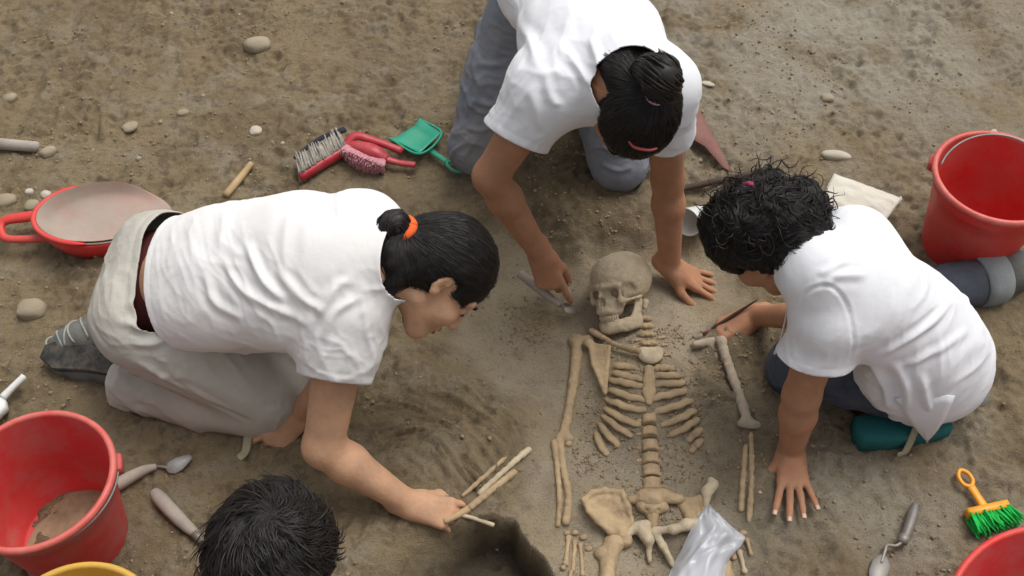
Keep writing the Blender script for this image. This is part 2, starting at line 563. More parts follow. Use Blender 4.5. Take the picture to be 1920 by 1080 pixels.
M['boot'] = mat('boot_leather', (0.13, 0.14, 0.13), 0.75, 0.3, 0.25, 20, 0.3, 150, dirt=(0.24, 0.2, 0.15), dirt_amt=0.6, dirt_scale=12)
M['sole'] = mat('boot_sole', (0.03, 0.03, 0.03), 0.85, 0.2, 0.2, 30, dirt=(0.24, 0.2, 0.15), dirt_amt=0.5, dirt_scale=20)
M['lace'] = mat('lace', (0.33, 0.33, 0.30), 0.9, 0.1, 0.1)
M['dark_cloth'] = mat('dark_cloth', (0.035, 0.038, 0.05), 0.9, 0.1, 0.15, 12, 0.3, 300)
M['maroon_cloth'] = mat('maroon_cloth', (0.11, 0.03, 0.03), 0.9, 0.1, 0.15, 12)
M['hair'] = mat('dark_hair', (0.010, 0.008, 0.007), 0.6, 0.25, 0.3, 60, 0.0)
M['hair_strand'] = mat('dark_hair_strand', (0.014, 0.011, 0.010), 0.5, 0.3, 0.4, 40)
M['orange'] = mat('orange_elastic', (0.80, 0.13, 0.03), 0.7, 0.2, 0.1)
M['pink'] = mat('pink_elastic', (0.28, 0.04, 0.09), 0.6, 0.3, 0.1)
M['lilac'] = mat('lilac_elastic', (0.55, 0.30, 0.50), 0.6, 0.3, 0.1)
M['red_clip'] = mat('red_hair_clip', (0.20, 0.018, 0.022), 0.4, 0.5, 0.1)
M['bone'] = mat('bone', (0.43, 0.315, 0.185), 0.75, 0.25, 0.16, 22, 0.3, 90, dirt=(0.25, 0.18, 0.11), dirt_amt=0.9, dirt_scale=14)
M['bone_pale'] = mat('bone_pale', (0.50, 0.415, 0.285), 0.75, 0.25, 0.14, 22, 0.3, 90, dirt=(0.32, 0.25, 0.17), dirt_amt=0.6, dirt_scale=16)
M['bone_grey'] = mat('bone_grey', (0.39, 0.325, 0.245), 0.8, 0.2, 0.16, 22, 0.3, 90, dirt=(0.24, 0.19, 0.14), dirt_amt=0.6, dirt_scale=16)
M['red_plastic'] = mat('red_plastic', (0.56, 0.048, 0.046), 0.55, 0.3, 0.06, 8, 0.06, 60, dirt=(0.43, 0.19, 0.165), dirt_amt=0.8, dirt_scale=7)
M['red_clean'] = mat('red_plastic_clean', (0.62, 0.035, 0.03), 0.5, 0.35, 0.06, 8, 0.05, 60, dirt=(0.48, 0.19, 0.15), dirt_amt=0.5, dirt_scale=6)
M['red_rim'] = mat('red_plastic_rim', (0.58, 0.10, 0.08), 0.45, 0.4, 0.08, 14, dirt=(0.55, 0.30, 0.25), dirt_amt=0.45, dirt_scale=14)
M['yellow_plastic'] = mat('yellow_plastic', (0.62, 0.36, 0.05), 0.45, 0.4, 0.06, 8, dirt=(0.4, 0.28, 0.14), dirt_amt=0.4, dirt_scale=9)
M['dusty_red'] = mat('dusty_red_plastic', (0.36, 0.30, 0.25), 0.85, 0.2, 0.10, 8, 0.2, 80, dirt=(0.42, 0.15, 0.11), dirt_amt=0.5, dirt_scale=5)
M['green_plastic'] = mat('green_plastic', (0.015, 0.33, 0.20), 0.45, 0.4, 0.06, 10, dirt=(0.2, 0.27, 0.2), dirt_amt=0.45, dirt_scale=12)
M['teal_foam'] = mat('teal_foam', (0.02, 0.115, 0.115), 0.85, 0.2, 0.08, 30, 0.2, 200)
M['pink_bristle'] = mat('pink_bristle', (0.52, 0.25, 0.28), 0.9, 0.1, 0.2, 60)
M['grey_bristle'] = mat('grey_bristle', (0.34, 0.31, 0.265), 0.9, 0.1, 0.3, 60)
M['green_bristle'] = mat('green_bristle', (0.015, 0.42, 0.07), 0.7, 0.2, 0.25, 60)
M['yellow_handle'] = mat('yellow_handle', (0.78, 0.32, 0.012), 0.4, 0.45, 0.06, 12, dirt=(0.5, 0.27, 0.08), dirt_amt=0.3, dirt_scale=20)
M['red_handle'] = mat('red_handle', (0.42, 0.02, 0.035), 0.4, 0.45, 0.1, 12, dirt=(0.4, 0.22, 0.2), dirt_amt=0.35, dirt_scale=20)
M['wood'] = mat('wood', (0.42, 0.29, 0.155), 0.7, 0.25, 0.2, 20, 0.2, 60, dirt=SOIL, dirt_amt=0.4, stretch=(1, 1, 1))
M['old_wood'] = mat('old_wood', (0.36, 0.315, 0.275), 0.8, 0.2, 0.2, 20, 0.2, 60, dirt=SOIL, dirt_amt=0.4)
M['dark_wood'] = mat('dark_wood', (0.06, 0.04, 0.03), 0.7, 0.2, 0.25, 20)
M['steel'] = mat('steel', (0.27, 0.27, 0.26), 0.55, 0.4, 0.15, 25, dirt=SOIL, dirt_amt=0.8, metallic=0.5)
M['dull_steel'] = mat('dull_steel', (0.22, 0.20, 0.19), 0.55, 0.4, 0.2, 25, dirt=(0.20, 0.15, 0.10), dirt_amt=0.6, metallic=0.4)
M['rust_steel'] = mat('rusty_painted_steel', (0.20, 0.09, 0.075), 0.7, 0.3, 0.2, 20, dirt=(0.22, 0.16, 0.12), dirt_amt=0.5)
M['white_plastic'] = mat('white_plastic', (0.68, 0.70, 0.68), 0.5, 0.35, 0.05, 12, dirt=(0.42, 0.36, 0.28), dirt_amt=0.35, dirt_scale=14)
M['paper'] = mat('canvas_bag', (0.60, 0.57, 0.49), 0.9, 0.15, 0.06, 14, 0.2, 200, dirt=(0.45, 0.39, 0.30), dirt_amt=0.3)
M['strap'] = mat('strap_webbing', (0.33, 0.30, 0.20), 0.9, 0.1, 0.15, 40)
M['stone'] = mat('stone', (0.33, 0.28, 0.20), 0.9, 0.15, 0.2, 18, 0.4, 70, dirt=(0.24, 0.18, 0.115), dirt_amt=0.6)
M['stone_pale'] = mat('stone_pale', (0.50, 0.46, 0.38), 0.9, 0.15, 0.15, 18, 0.4, 70, dirt=(0.30, 0.24, 0.16), dirt_amt=0.4)
def clear_plastic():
    m = bpy.data.materials.new('clear_plastic_film'); m.use_nodes = True
    nt = m.node_tree; b = nt.nodes['Principled BSDF']
    b.inputs['Base Color'].default_value = (0.62, 0.64, 0.68, 1)
    b.inputs['Roughness'].default_value = 0.22
    b.inputs['Alpha'].default_value = 0.62
    b.inputs['Specular IOR Level'].default_value = 0.7
    return m
M['film'] = clear_plastic()
# ------------------------------------------------------------------ the ground
def poly_sd(u, v, poly):
    """signed distance to a closed outline, negative inside"""
    P = np.asarray(poly, float); n = len(P)
    d = np.full(u.shape, 1e9); ins = np.zeros(u.shape, bool)
    for i in range(n):
        ax, ay = P[i]; bx, by = P[(i + 1) % n]
        ex, ey = bx - ax, by - ay
        t = np.clip(((u - ax) * ex + (v - ay) * ey) / (ex * ex + ey * ey + 1e-9), 0, 1)
        d = np.minimum(d, np.hypot(u - ax - ex * t, v - ay - ey * t))
        c = ((ay > v) != (by > v)) & (u < (bx - ax) * (v - ay) / (by - ay + 1e-12) + ax)
        ins ^= c
    return np.where(ins, -d, d)
def flat(poly):
    return [tuple(at(a, b)[:2]) for a, b in poly]
FLOOR = flat([(905, 435), (985, 440), (1060, 490), (1110, 486), (1215, 492), (1260, 470), (1345, 480), (1400, 560), (1345, 620), (1310, 660), (1300, 760), (1330, 880),
              (1400, 960), (1395, 1120), (1040, 1120), (985, 1005), (968, 975), (985, 900), (1010, 800), (985, 760), (930, 735), (880, 690), (845, 640), (850, 600), (900, 560)])
PIT = flat([(815, 1016), (862, 1004), (915, 993), (945, 987), (968, 984), (976, 1008), (1010, 1045), (1046, 1086), (1075, 1130), (1080, 1230), (700, 1260), (720, 1120), (772, 1050)])
BANK = flat([(868, 300), (900, 420), (985, 440), (1060, 492), (1110, 484), (1215, 490), (1258, 468), (1270, 380), (1290, 250), (1200, 100), (1000, 100), (850, 200)])
TRACE = flat([(690, 760), (760, 740), (900, 730), (1000, 765), (1010, 800), (985, 900), (955, 960), (860, 960), (700, 900)])
RIBS = at(1215, 752)
PELV = at(1215, 975)
def g_masks(x, y):
    wx = x + 0.012 * noise2(x * 14, y * 14, 5) + 0.005 * noise2(x * 45, y * 45, 6)
    wy = y + 0.012 * noise2(x * 14, y * 14, 7) + 0.005 * noise2(x * 45, y * 45, 8)
    fl = 1 - sstep(-0.045, 0.06, poly_sd(wx, wy, FLOOR))
    soft = 0.006 + 0.09 * sstep(-0.07, -0.20, x)
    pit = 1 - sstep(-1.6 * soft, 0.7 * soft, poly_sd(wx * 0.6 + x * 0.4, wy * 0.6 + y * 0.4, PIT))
    bank = 1 - sstep(-0.09, 0.03, poly_sd(wx, wy, BANK))
    tr = 1 - sstep(-0.06, 0.02, poly_sd(wx, wy, TRACE))
    return fl, pit, bank, tr
def g_bumps():
    return BUMPS
BUMPS = []
def bump_at(u, v, ru, rv, h, p=2.0):
    c = at(u, v); BUMPS.append((c[0], c[1], ru, rv, h, p))
bump_at(1215, 752, 0.128, 0.175, 0.078, 3.0)      # soil left inside the rib cage
bump_at(1120, 690, 0.05, 0.07, 0.018)
bump_at(1165, 600, 0.09, 0.075, 0.012)
bump_at(1170, 545, 0.115, 0.10, 0.03, 2.5)        # the skull still sits in soil
bump_at(1215, 880, 0.06, 0.11, 0.012)
bump_at(1150, 955, 0.10, 0.07, 0.022)
bump_at(1290, 1000, 0.09, 0.07, 0.02)
bump_at(1355, 640, 0.12, 0.06, 0.03)              # soil round the far shoulder
bump_at(1395, 720, 0.06, 0.14, 0.012)
bump_at(1405, 910, 0.05, 0.12, 0.018)
bump_at(1050, 900, 0.035, 0.15, 0.008)
bump_at(985, 612, 0.06, 0.05, 0.022)              # loose heap under the trowel
bump_at(1010, 560, 0.05, 0.05, 0.010)
bump_at(1090, 505, 0.035, 0.045, 0.03)
bump_at(480, 92, 0.10, 0.06, 0.015)
bump_at(330, 480, 0.5, 0.18, 0.012)
bump_at(820, 850, 0.22, 0.18, 0.022)
bump_at(800, 690, 0.16, 0.10, 0.012)
bump_at(1390, 600, 0.08, 0.05, 0.012)
bump_at(940, 700, 0.10, 0.06, -0.006)
bump_at(1190, 995, 0.07, 0.045, -0.025)
bump_at(1240, 1050, 0.07, 0.04, -0.03)
bump_at(1080, 1000, 0.05, 0.04, -0.02)
def g_base(x, y):
    fl, pit, bank, tr = g_masks(x, y)
    rough = 1 - 0.86 * fl
    z = 0.048 * (1 - fl) + 0.052 * bank
    for (cx, cy, rx, ry, h, p) in BUMPS:
        q = ((x - cx) / rx) ** 2 + ((y - cy) / ry) ** 2
        z = z + h * np.exp(-q ** (p / 2) * 1.2)
    z = z + rough * (0.014 * noise2(x * 2.6, y * 2.6, 11) + 0.009 * noise2(x * 6.5, y * 6.5, 12))
    return z, fl, pit, bank, tr, rough
def g_low(x, y):
    x = np.atleast_1d(np.asarray(x, float)); y = np.atleast_1d(np.asarray(y, float))
    z, fl, pit, *_ = g_base(x, y)
    return z - 0.15 * pit
def gz(x, y):
    return float(g_low(x, y)[0])
def gat(u, v, lift=0.0):
    """the point of the ground seen at (u, v), raised by lift"""
    z = 0.02
    for _ in range(5):
        p = at(u, v, z + lift); z = gz(p[0], p[1])
    p = at(u, v, z + lift)
    return p
def g_full(x, y):
    z, fl, pit, bank, tr, rough = g_base(x, y)
    lump = noise2(x * 16, y * 16, 13); fine = noise2(x * 38, y * 38, 14); grit = noise2(x * 95, y * 95, 15)
    patch = sstep(-0.35, 0.5, noise2(x * 4.1, y * 4.1, 16))
    loose = rough * (0.35 + 0.9 * patch) * (1 - .65 * tr)
    z = z + loose * (0.0110 * lump + 0.0072 * fine) + (0.0026 * rough + 0.0008) * grit
    clod = noise2(x * 27 + 3, y * 27, 17)
    z = z + loose * (0.020 + 0.02 * bank) * np.clip(clod - 0.22, 0, 1)
    z = z - loose * 0.022 * np.clip(noise2(x * 21, y * 21 + 9, 18) - 0.35, 0, 1) - loose * 0.022 * np.clip(noise2(x * 43, y * 43 + 5, 28) - 0.30, 0, 1)
    # trowel marks swept round the digger's hand
    c = at(700, 1010)
    r = np.hypot(x - c[0], (y - c[1])); a = np.arctan2(y - c[1], x - c[0])
    z = z + tr * 0.026 * (np.abs(noise2(r * 62 + 1.2 * noise2(x * 8, y * 8, 23), a * 2.2, 19)) - .2) + tr * 0.012 * noise2(r * 30, a * 1.8, 20)
    # scrapes down the far slope on the left
    s = at(200, 120); w = np.exp(-(((x - s[0]) / 0.30) ** 2 + ((y - s[1]) / 0.28) ** 2))
    z = z + w * 0.020 * noise2(x * 22 + 2 * noise2(x * 4, y * 4, 24), y * 4, 21) - w * 0.028 * np.clip(noise2(x * 9, y * 2.4, 22) - 0.1, 0, 1)
    s = at(1060, 400); w = np.exp(-(((x - s[0]) / 0.22) ** 2 + ((y - s[1]) / 0.16) ** 2))
    z = z + w * (0.006 * noise2(x * 30, y * 30, 25) + 0.006 * np.clip(clod, 0, 1))
    s = at(1370, 690); w = np.exp(-(((x - s[0]) / 0.10) ** 2 + ((y - s[1]) / 0.16) ** 2))
    z = z + w * 0.005 * noise2(x * 40, y * 40, 26)
    z = z - pit * (0.15 + 0.02 * noise2(x * 9, y * 9, 27) + 0.006 * fine)
    return z, fl, pit, bank, tr
def axis_coords(lo, hi, step, far):
    c = list(np.arange(lo, hi + 1e-6, step))
    a, s = c[-1], step
    while a < far: s *= 1.35; a += s; c.append(a)
    a, s = c[0], step; pre = []
    while a > -far: s *= 1.35; a -= s; pre.append(a)
    return np.array(pre[::-1] + c)
def build_ground():
    gx = axis_coords(-1.85, 1.85, 0.0052, 60); gy = axis_coords(-0.98, 1.55, 0.0052, 60)
    X, Y = np.meshgrid(gx, gy, indexing='ij')
    x, y = X.ravel(), Y.ravel()
    z, fl, pit, bank, tr = g_full(x, y)
    fade = sstep(8, 3, np.maximum(np.abs(x), np.abs(y)))
    z = z * fade + 0.05 * (1 - fade)
    nx, ny = len(gx), len(gy)
    i = (np.arange(nx - 1)[:, None] * ny + np.arange(ny - 1)[None]).ravel()
    Q = np.stack([i, i + ny, i + ny + 1, i + 1], 1)
    me = mesh_np(np.stack([x, y, z], 1), Q)
    d0 = at(1560, 90); dry = np.exp(-(((x - d0[0]) / .85) ** 2 + ((y - d0[1]) / .55) ** 2)) * sstep(-.7, .3, noise2(x * 3.5, y * 3.5, 41) + .4 * noise2(x * 11, y * 11, 42))
    d1 = at(1560, 960); dry = np.maximum(dry, .75 * np.exp(-(((x - d1[0]) / .45) ** 2 + ((y - d1[1]) / .25) ** 2)) * sstep(-.5, .5, noise2(x * 4, y * 4, 43)))
    for nm, arr in (('clay_floor', fl), ('dry_crust', dry), ('pit_shade', np.clip(pit, 0, 1)), ('traced', tr), ('bank', bank)):
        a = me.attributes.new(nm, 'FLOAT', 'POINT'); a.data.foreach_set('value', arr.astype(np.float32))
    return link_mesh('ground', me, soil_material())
def soil_material():
    m = bpy.data.materials.new('soil'); m.use_nodes = True
    nt = m.node_tree; N = nt.nodes; Lk = nt.links; b = N['Principled BSDF']
    b.inputs['Roughness'].default_value = 0.95; b.inputs['Specular IOR Level'].default_value = 0.12
    g = N.new('ShaderNodeNewGeometry'); P = g.outputs['Position']
    def noise(s, det=6, ro=0.65, off=0.0):
        n = N.new('ShaderNodeTexNoise'); n.inputs['Scale'].default_value = s; n.inputs['Detail'].default_value = det; n.inputs['Roughness'].default_value = ro
        if off:
            v = N.new('ShaderNodeVectorMath'); v.operation = 'ADD'; v.inputs[1].default_value = (off, off * 1.7, off * 0.3)
            Lk.new(P, v.inputs[0]); Lk.new(v.outputs[0], n.inputs['Vector'])
        else: Lk.new(P, n.inputs['Vector'])
        return n.outputs['Fac']
    def ramp(val, a, bb, lo=0.0, hi=1.0):
        r = N.new('ShaderNodeMapRange'); r.interpolation_type = 'SMOOTHSTEP'
        for k, x in (('From Min', a), ('From Max', bb), ('To Min', lo), ('To Max', hi)): r.inputs[k].default_value = x
        Lk.new(val, r.inputs['Value']); return r.outputs[0]
    def mix(f, A, B, mode='MIX'):
        x = N.new('ShaderNodeMix'); x.data_type = 'RGBA'; x.blend_type = mode
        if isinstance(f, float): x.inputs['Factor'].default_value = f
        else: Lk.new(f, x.inputs['Factor'])
        for s, i in ((A, 6), (B, 7)):
            if isinstance(s, tuple): x.inputs[i].default_value = (*s, 1)
            else: Lk.new(s, x.inputs[i])
        return x.outputs[2]
    def mul(a, bb):
        x = N.new('ShaderNodeMath'); x.operation = 'MULTIPLY'
        for s, i in ((a, 0), (bb, 1)):
            if isinstance(s, float): x.inputs[i].default_value = s
            else: Lk.new(s, x.inputs[i])
        return x.outputs[0]
    def attr(nm):
        a = N.new('ShaderNodeAttribute'); a.attribute_name = nm; return a.outputs['Fac']
    c = mix(ramp(noise(3.2), 0.36, 0.64), G_OCHRE, G_BROWN)
    c = mix(ramp(noise(9.0, off=3.1), 0.45, 0.72), c, G_GREY)
    c = mix(mul(ramp(noise(24.0, 6, 0.7, 7.7), 0.48, 0.66), 0.7), c, G_DARK)
    c = mix(mul(ramp(noise(70.0, 4, 0.6, 1.9), 0.55, 0.75), 0.45), c, G_LIGHT)
    fl = attr('clay_floor')
    cf = mix(ramp(noise(7.0, 6, 0.6, 5.5), 0.38, 0.66), G_CLAY, G_CLAY2)
    cf = mix(mul(ramp(noise(34.0, 5, 0.65, 8.8), 0.52, 0.72), 0.4), cf, G_DARK)
    c = mix(mul(fl, ramp(noise(5.0, 5, 0.6, 4.4), 0.3, 0.65, 0.45, 0.95)), c, cf)
    c = mix(mul(attr('pit_shade'), 0.9), c, G_PIT_SHADE)  # shade in the pit, painted into the soil colour
    c = mix(mul(attr('bank'), ramp(noise(18.0, 6, 0.7, 6.1), 0.35, 0.6, 0.35, 0.8)), c, G_BANK)  # darker bank soil, with the kneeling woman's contact shadow put into its colour
    c = mix(mul(attr('dry_crust'), ramp(noise(30.0, 6, 0.7, 9.3), 0.3, 0.62, 0.5, 1.0)), c, G_DRY)
    sp = mul(ramp(noise(190.0, 3, 0.6, 2.2), 0.54, 0.70), 0.5)
    c = mix(sp, c, G_DARK)
    Lk.new(c, b.inputs['Base Color'])
    bp = N.new('ShaderNodeBump'); bp.inputs['Strength'].default_value = 0.9; bp.inputs['Distance'].default_value = 0.008
    a = N.new('ShaderNodeMath'); a.operation = 'ADD'
    Lk.new(noise(85.0, 7, 0.72), a.inputs[0]); Lk.new(noise(330.0, 3, 0.6, 4.0), a.inputs[1])
    Lk.new(a.outputs[0], bp.inputs['Height']); Lk.new(bp.outputs[0], b.inputs['Normal'])
    return m
G_OCHRE = (0.280, 0.217, 0.128); G_BROWN = (0.215, 0.163, 0.097); G_GREY = (0.295, 0.250, 0.178)
G_DARK = (0.13, 0.094, 0.062); G_LIGHT = (0.36, 0.305, 0.225)
G_CLAY = (0.435, 0.368, 0.275); G_CLAY2 = (0.440, 0.360, 0.238); G_DRY = (0.37, 0.34, 0.275); G_BANK = (0.155, 0.113, 0.066); G_PIT_SHADE = (0.066, 0.054, 0.037)
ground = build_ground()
tag(ground, 'brown trodden excavation soil with a cleared greyer floor round the bones', 'ground', kind='structure')
# loose crumbs of soil and tiny pebbles: nobody could count them
def crumbs(name, n, size, material, seed, where):
    rg = np.random.default_rng(seed)
    bm = bmesh.new(); bmesh.ops.create_icosphere(bm, subdivisions=1, radius=1.0)
    base = np.array([v.co[:] for v in bm.verts]); F = np.array([[v.index for v in f.verts] for f in bm.faces]); bm.free()
    pts = where(rg, n)
    sc = size[0] + (size[1] - size[0]) * rg.random(len(pts)) ** 3
    z = g_full(pts[:, 0], pts[:, 1])[0]
    VV = []; FF = []
    for i, (x, y) in enumerate(pts):
        k = sc[i] * (0.6 + 0.8 * rg.random((len(base), 1)))
        v = base * k * np.array([1, 0.7 + 0.5 * rg.random(), 0.6 + 0.3 * rg.random()])
        a = rg.random() * 6.28; ca, sa = math.cos(a), math.sin(a)
        v = np.stack([v[:, 0] * ca - v[:, 1] * sa + x, v[:, 0] * sa + v[:, 1] * ca + y, v[:, 2] + z[i] + sc[i] * 0.25], 1)
        VV.append(v); FF.append(F + i * len(base))
    me = mesh_np(np.vstack(VV), None, np.vstack(FF))
    return tag(link_mesh(name, me, material, smooth=False), kind='stuff')
def spread_all(rg, n):
    P = np.stack([rg.uniform(-1.8, 1.8, n * 2), rg.uniform(-0.95, 1.5, n * 2)], 1)
    fl, pit, bank, tr = g_masks(P[:, 0], P[:, 1])
    d = noise2(P[:, 0] * 3, P[:, 1] * 3, 31) + 0.5 * noise2(P[:, 0] * 9, P[:, 1] * 9, 32)
    p = (1 - 0.93 * fl) * (1 - pit) * (1 - 0.6 * tr) * sstep(-0.6, 0.9, d)
    return P[rg.random(len(P)) < p]
def spread_spots(rg, n):
    out = []
    for (u, v, s, w) in ((985, 612, 0.035, 5), (1370, 690, 0.07, 5), (1060, 400, 0.12, 6), (1280, 870, 0.05, 3), (1440, 880, 0.06, 3), (1255, 640, 0.02, 2), (90, 290, 0.06, 3), (480, 110, 0.09, 3), (1160, 640, .05, 2), (1210, 1040, .09, 3), (1215, 750, .07, 7), (1150, 800, .05, 3), (1280, 800, .04, 3), (1215, 960, .06, 4), (1100, 870, .03, 2)):
        c = at(u, v); k = int(n * w / 40)
        out.append(np.stack([rg.normal(c[0], s, k), rg.normal(c[1], s, k)], 1))
    return np.vstack(out)
M['crumb'] = mat('soil_crumb', (0.275, 0.212, 0.135), 0.95, 0.1, 0.3, 25, 0.3, 200)
M['pebble'] = mat('pebble', (0.36, 0.31, 0.235), 0.9, 0.15, 0.35, 6, 0.2, 150)
crumbs('soil_crumbs', 12000, (0.0011, 0.0058), M['crumb'], 3, spread_all)
crumbs('loose_soil', 3000, (0.0012, 0.0050), M['crumb'], 4, spread_spots)
crumbs('pebbles', 260, (0.002, 0.008), M['pebble'], 5, spread_all)
# ------------------------------------------------------------------ people: shared builders
def head_frame(f, u):
    f = unit(f); u = np.asarray(u, float); u = unit(u - f * (u @ f)); r = np.cross(f, u)
    return np.column_stack([r, f, u])          # columns: right, forward, up
class Head:
    def __init__(s, c, f, u, sc=1.0):
        s.c = np.asarray(c, float); s.R = head_frame(f, u); s.sc = sc
    def p(s, x, y, z): return s.c + s.R @ (np.array([x, y, z]) * s.sc)
    def l(s, P): return ((np.asarray(P) - s.c) @ s.R) / s.sc
    def skin(s, F, ears=True, es=1.0):
        S = s.sc; R = s.R
        E = lambda c, r, k: F.add(ell(s.p(*c), np.array(r) * S, R), k)
        E((0, -0.012, 0.030), (0.073, 0.092, 0.082), 0.01)
        E((0, 0.030, -0.040), (0.058, 0.062, 0.070), 0.03)
        F.add(rc(s.p(-0.018, 0.072, -0.098), s.p(0.018, 0.072, -0.098), 0.019 * S, 0.019 * S), 0.03)
        for g in (-1, 1):
            F.add(rc(s.p(g * 0.052, 0.0, -0.062), s.p(g * 0.026, 0.066, -0.094), 0.015 * S, 0.014 * S), 0.03)
            E((g * 0.038, 0.062, -0.030), (0.026, 0.026, 0.024), 0.03)
            F.add(rc(s.p(g * 0.012, 0.084, 0.026), s.p(g * 0.048, 0.068, 0.026), 0.013 * S, 0.012 * S), 0.015)
            F.cut(ell(s.p(g * 0.032, 0.100, 0.004), np.array((0.018, 0.016, 0.013)) * S, R), 0.012)
            E((g * 0.032, 0.077, 0.004), (0.0145, 0.013, 0.0125), 0.004)
        F.add(rc(s.p(0, 0.090, 0.014), s.p(0, 0.112, -0.030), 0.0085 * S, 0.0125 * S), 0.012)
        for g in (-1, 1):
            E((g * 0.012, 0.103, -0.035), (0.0085, 0.010, 0.0075), 0.006)
            F.cut(ell(s.p(g * 0.007, 0.108, -0.043), np.array((0.0035, 0.005, 0.004)) * S, R), 0.003)
        E((0, 0.092, -0.060), (0.026, 0.013, 0.009), 0.008)
        E((0, 0.090, -0.073), (0.022, 0.013, 0.009), 0.006)
        F.cut(ell(s.p(0, 0.106, -0.0665), np.array((0.021, 0.010, 0.0018)) * S, R), 0.004)
        if ears:
            for g in (-1, 1):
                RE = R @ np.array(Matrix.Rotation(math.radians(g * 14), 3, 'Z') @ Matrix.Rotation(math.radians(-12), 3, 'X'))
                F.add(ell(s.p(g * 0.076, -0.012, 0.000), np.array((0.0075, 0.018 * es, 0.030 * es)) * S, RE), 0.006)
                F.add(ell(s.p(g * 0.076, -0.006, -0.027 * es), np.array((0.007, 0.010, 0.011)) * S, RE), 0.006)
                F.cut(ell(s.p(g * 0.086, -0.008, 0.003), np.array((0.0065, 0.010 * es, 0.018 * es)) * S, RE), 0.004)
                F.cut(ell(s.p(g * 0.080, -0.003, -0.006), np.array((0.006, 0.006, 0.008)) * S, RE), 0.003)
    def details(s, person, sides=(-1, 1), skin='skin'):
        S = s.sc
        for g in sides:
            pts = [s.p(g * (0.032 + 0.0145 * math.cos(a)), 0.0905 - 0.006 * abs(math.cos(a)), 0.004 - 0.0085 * math.sin(a)) for a in np.linspace(0.1, math.pi - 0.1, 7)]
            part('eyelash', tube(pts, [0.0008, .0015, .0016, .0016, .0016, .0015, .0008], 6), M['lash'], person)
            pts = [s.p(g * x, y, z) for x, y, z in ((0.014, 0.0985, 0.023), (0.026, 0.0965, 0.0285), (0.038, 0.088, 0.030), (0.050, 0.076, 0.025))]
            part('eyebrow', tube(pts, np.array([0.0026, 0.0032, 0.0028, 0.001]) * S, 6, flat=0.6), M['lash'], person)
        geo = []
        for zz, hh, yy in ((-0.0605, 0.0045, 0.1042), (-0.0725, 0.0052, 0.1022)):
            pts = [s.p(x, yy - 9 * x * x, zz + (0.002 if zz > -0.065 else -0.001) * (1 - abs(x) / 0.022)) for x in np.linspace(-0.021, 0.021, 7)]
            geo.append(tube(pts, np.array([0.0012, hh * .8, hh, hh, hh, hh * .8, 0.0012]) * S, 8, flat=0.8))
        part('lips', join_lists(geo), M['lip'], person)
def hair_cap(H, vox=0.004, extra=None, thick=0.012, ear_cut=True, hairline=(0, 0.148, -0.062), hr=(0.098, 0.086, 0.108), nape=-0.072, lump=0.004, seed=0, ears=0.030):
    """scalp hair as one shell; extra(F) may add a bun or a tail"""
    S = H.sc
    F = Field(vox)
    F.add(ell(H.p(0, -0.014, 0.032), np.array((0.073 + thick, 0.092 + thick, 0.082 + thick)) * S, H.R), 0.01)
    F.add(ell(H.p(0, -0.055, -0.028), np.array((0.064, 0.050, 0.060)) * S, H.R), 0.03)
    F.cut(ell(H.p(*hairline), np.array(hr) * S, H.R), 0.012)
    if ear_cut:
        for g in (-1, 1):
            F.cut(ell(H.p(g * 0.088, 0.006, -0.010), np.array((0.030, ears, ears * 1.35)) * S, H.R), 0.01)
            F.cut(ell(H.p(g * 0.062, 0.055, -0.055), np.array((0.05, 0.055, 0.06)) * S, H.R), 0.01)
    F.cut(ell(H.p(0, 0.0, nape - 0.1), np.array((0.2, 0.2, 0.1)) * S, H.R), 0.015)
    if extra: extra(F)
    P, Q = F.extract()
    P = relax(P, Q, 3)
    N = vnormals(P, Q)
    P = P + N * (lump * noise3(P * 55, seed) + lump * 0.5 * noise3(P * 140, seed + 1))[:, None]
    return P, Q
def strands(P, Q, n, flow, length=0.07, step=0.007, lift=0.0015, rad=0.0006, wild=0.15, seed=0, mask=None, stick=True):
    """fine locks combed over the hair surface, following flow(points, normals)"""
    rg = np.random.default_rng(seed)
    me = mesh_np(P, Q); bvh = BVHTree.FromPolygons([tuple(p) for p in P], [tuple(q) for q in Q]); bpy.data.meshes.remove(me)
    cen = P[Q].mean(1); idx = rg.integers(0, len(cen), n)
    if mask is not None:
        ok = mask(cen); cand = np.where(ok)[0]; idx = cand[rg.integers(0, len(cand), n)]
    VV, FF, off = [], [], 0
    m = max(3, int(length / step))
    for i in idx:
        p = Vector(cen[i]); path = []
        jit = rg.normal(0, wild, 3); L = int(m * (0.5 + 0.7 * rg.random())); up = lift * (0.3 + 1.8 * rg.random())
        for k in range(max(3, L)):
            loc, nor, fi, dist = bvh.find_nearest(p)
            if loc is None: break
            q = loc + nor * up if stick else p.copy()
            path.append((np.array(q), np.array(nor)))
            d = flow(np.array(q), np.array(nor)) + jit + rg.normal(0, wild * 0.5, 3)
            nn = np.array(nor)
            if stick: d = d - nn * (d @ nn)
            l = np.linalg.norm(d)
            if l < 1e-3: break
            p = q + Vector(d / l * step)
        if len(path) < 3: continue
        A = np.array([a for a, _ in path]); NN = np.array([b for _, b in path])
        T = np.gradient(A, axis=0); T /= np.linalg.norm(T, axis=1)[:, None] + 1e-9
        B = np.cross(T, NN); B /= np.linalg.norm(B, axis=1)[:, None] + 1e-9
        w = rad * (0.6 + 0.9 * rg.random()) * np.sin(np.linspace(0.35, math.pi - 0.15, len(A)))[:, None]
        ring = np.stack([A + B * w, A + NN * w * 0.9, A - B * w], 1)
        VV.append(ring.reshape(-1, 3)); c = len(A)
        for a in range(c - 1):
            for k in (0, 1):
                FF.append((off + a * 3 + k, off + a * 3 + k + 1, off + a * 3 + 4 + k, off + a * 3 + 3 + k))
        off += c * 3
    return mesh_np(np.vstack(VV), FF)
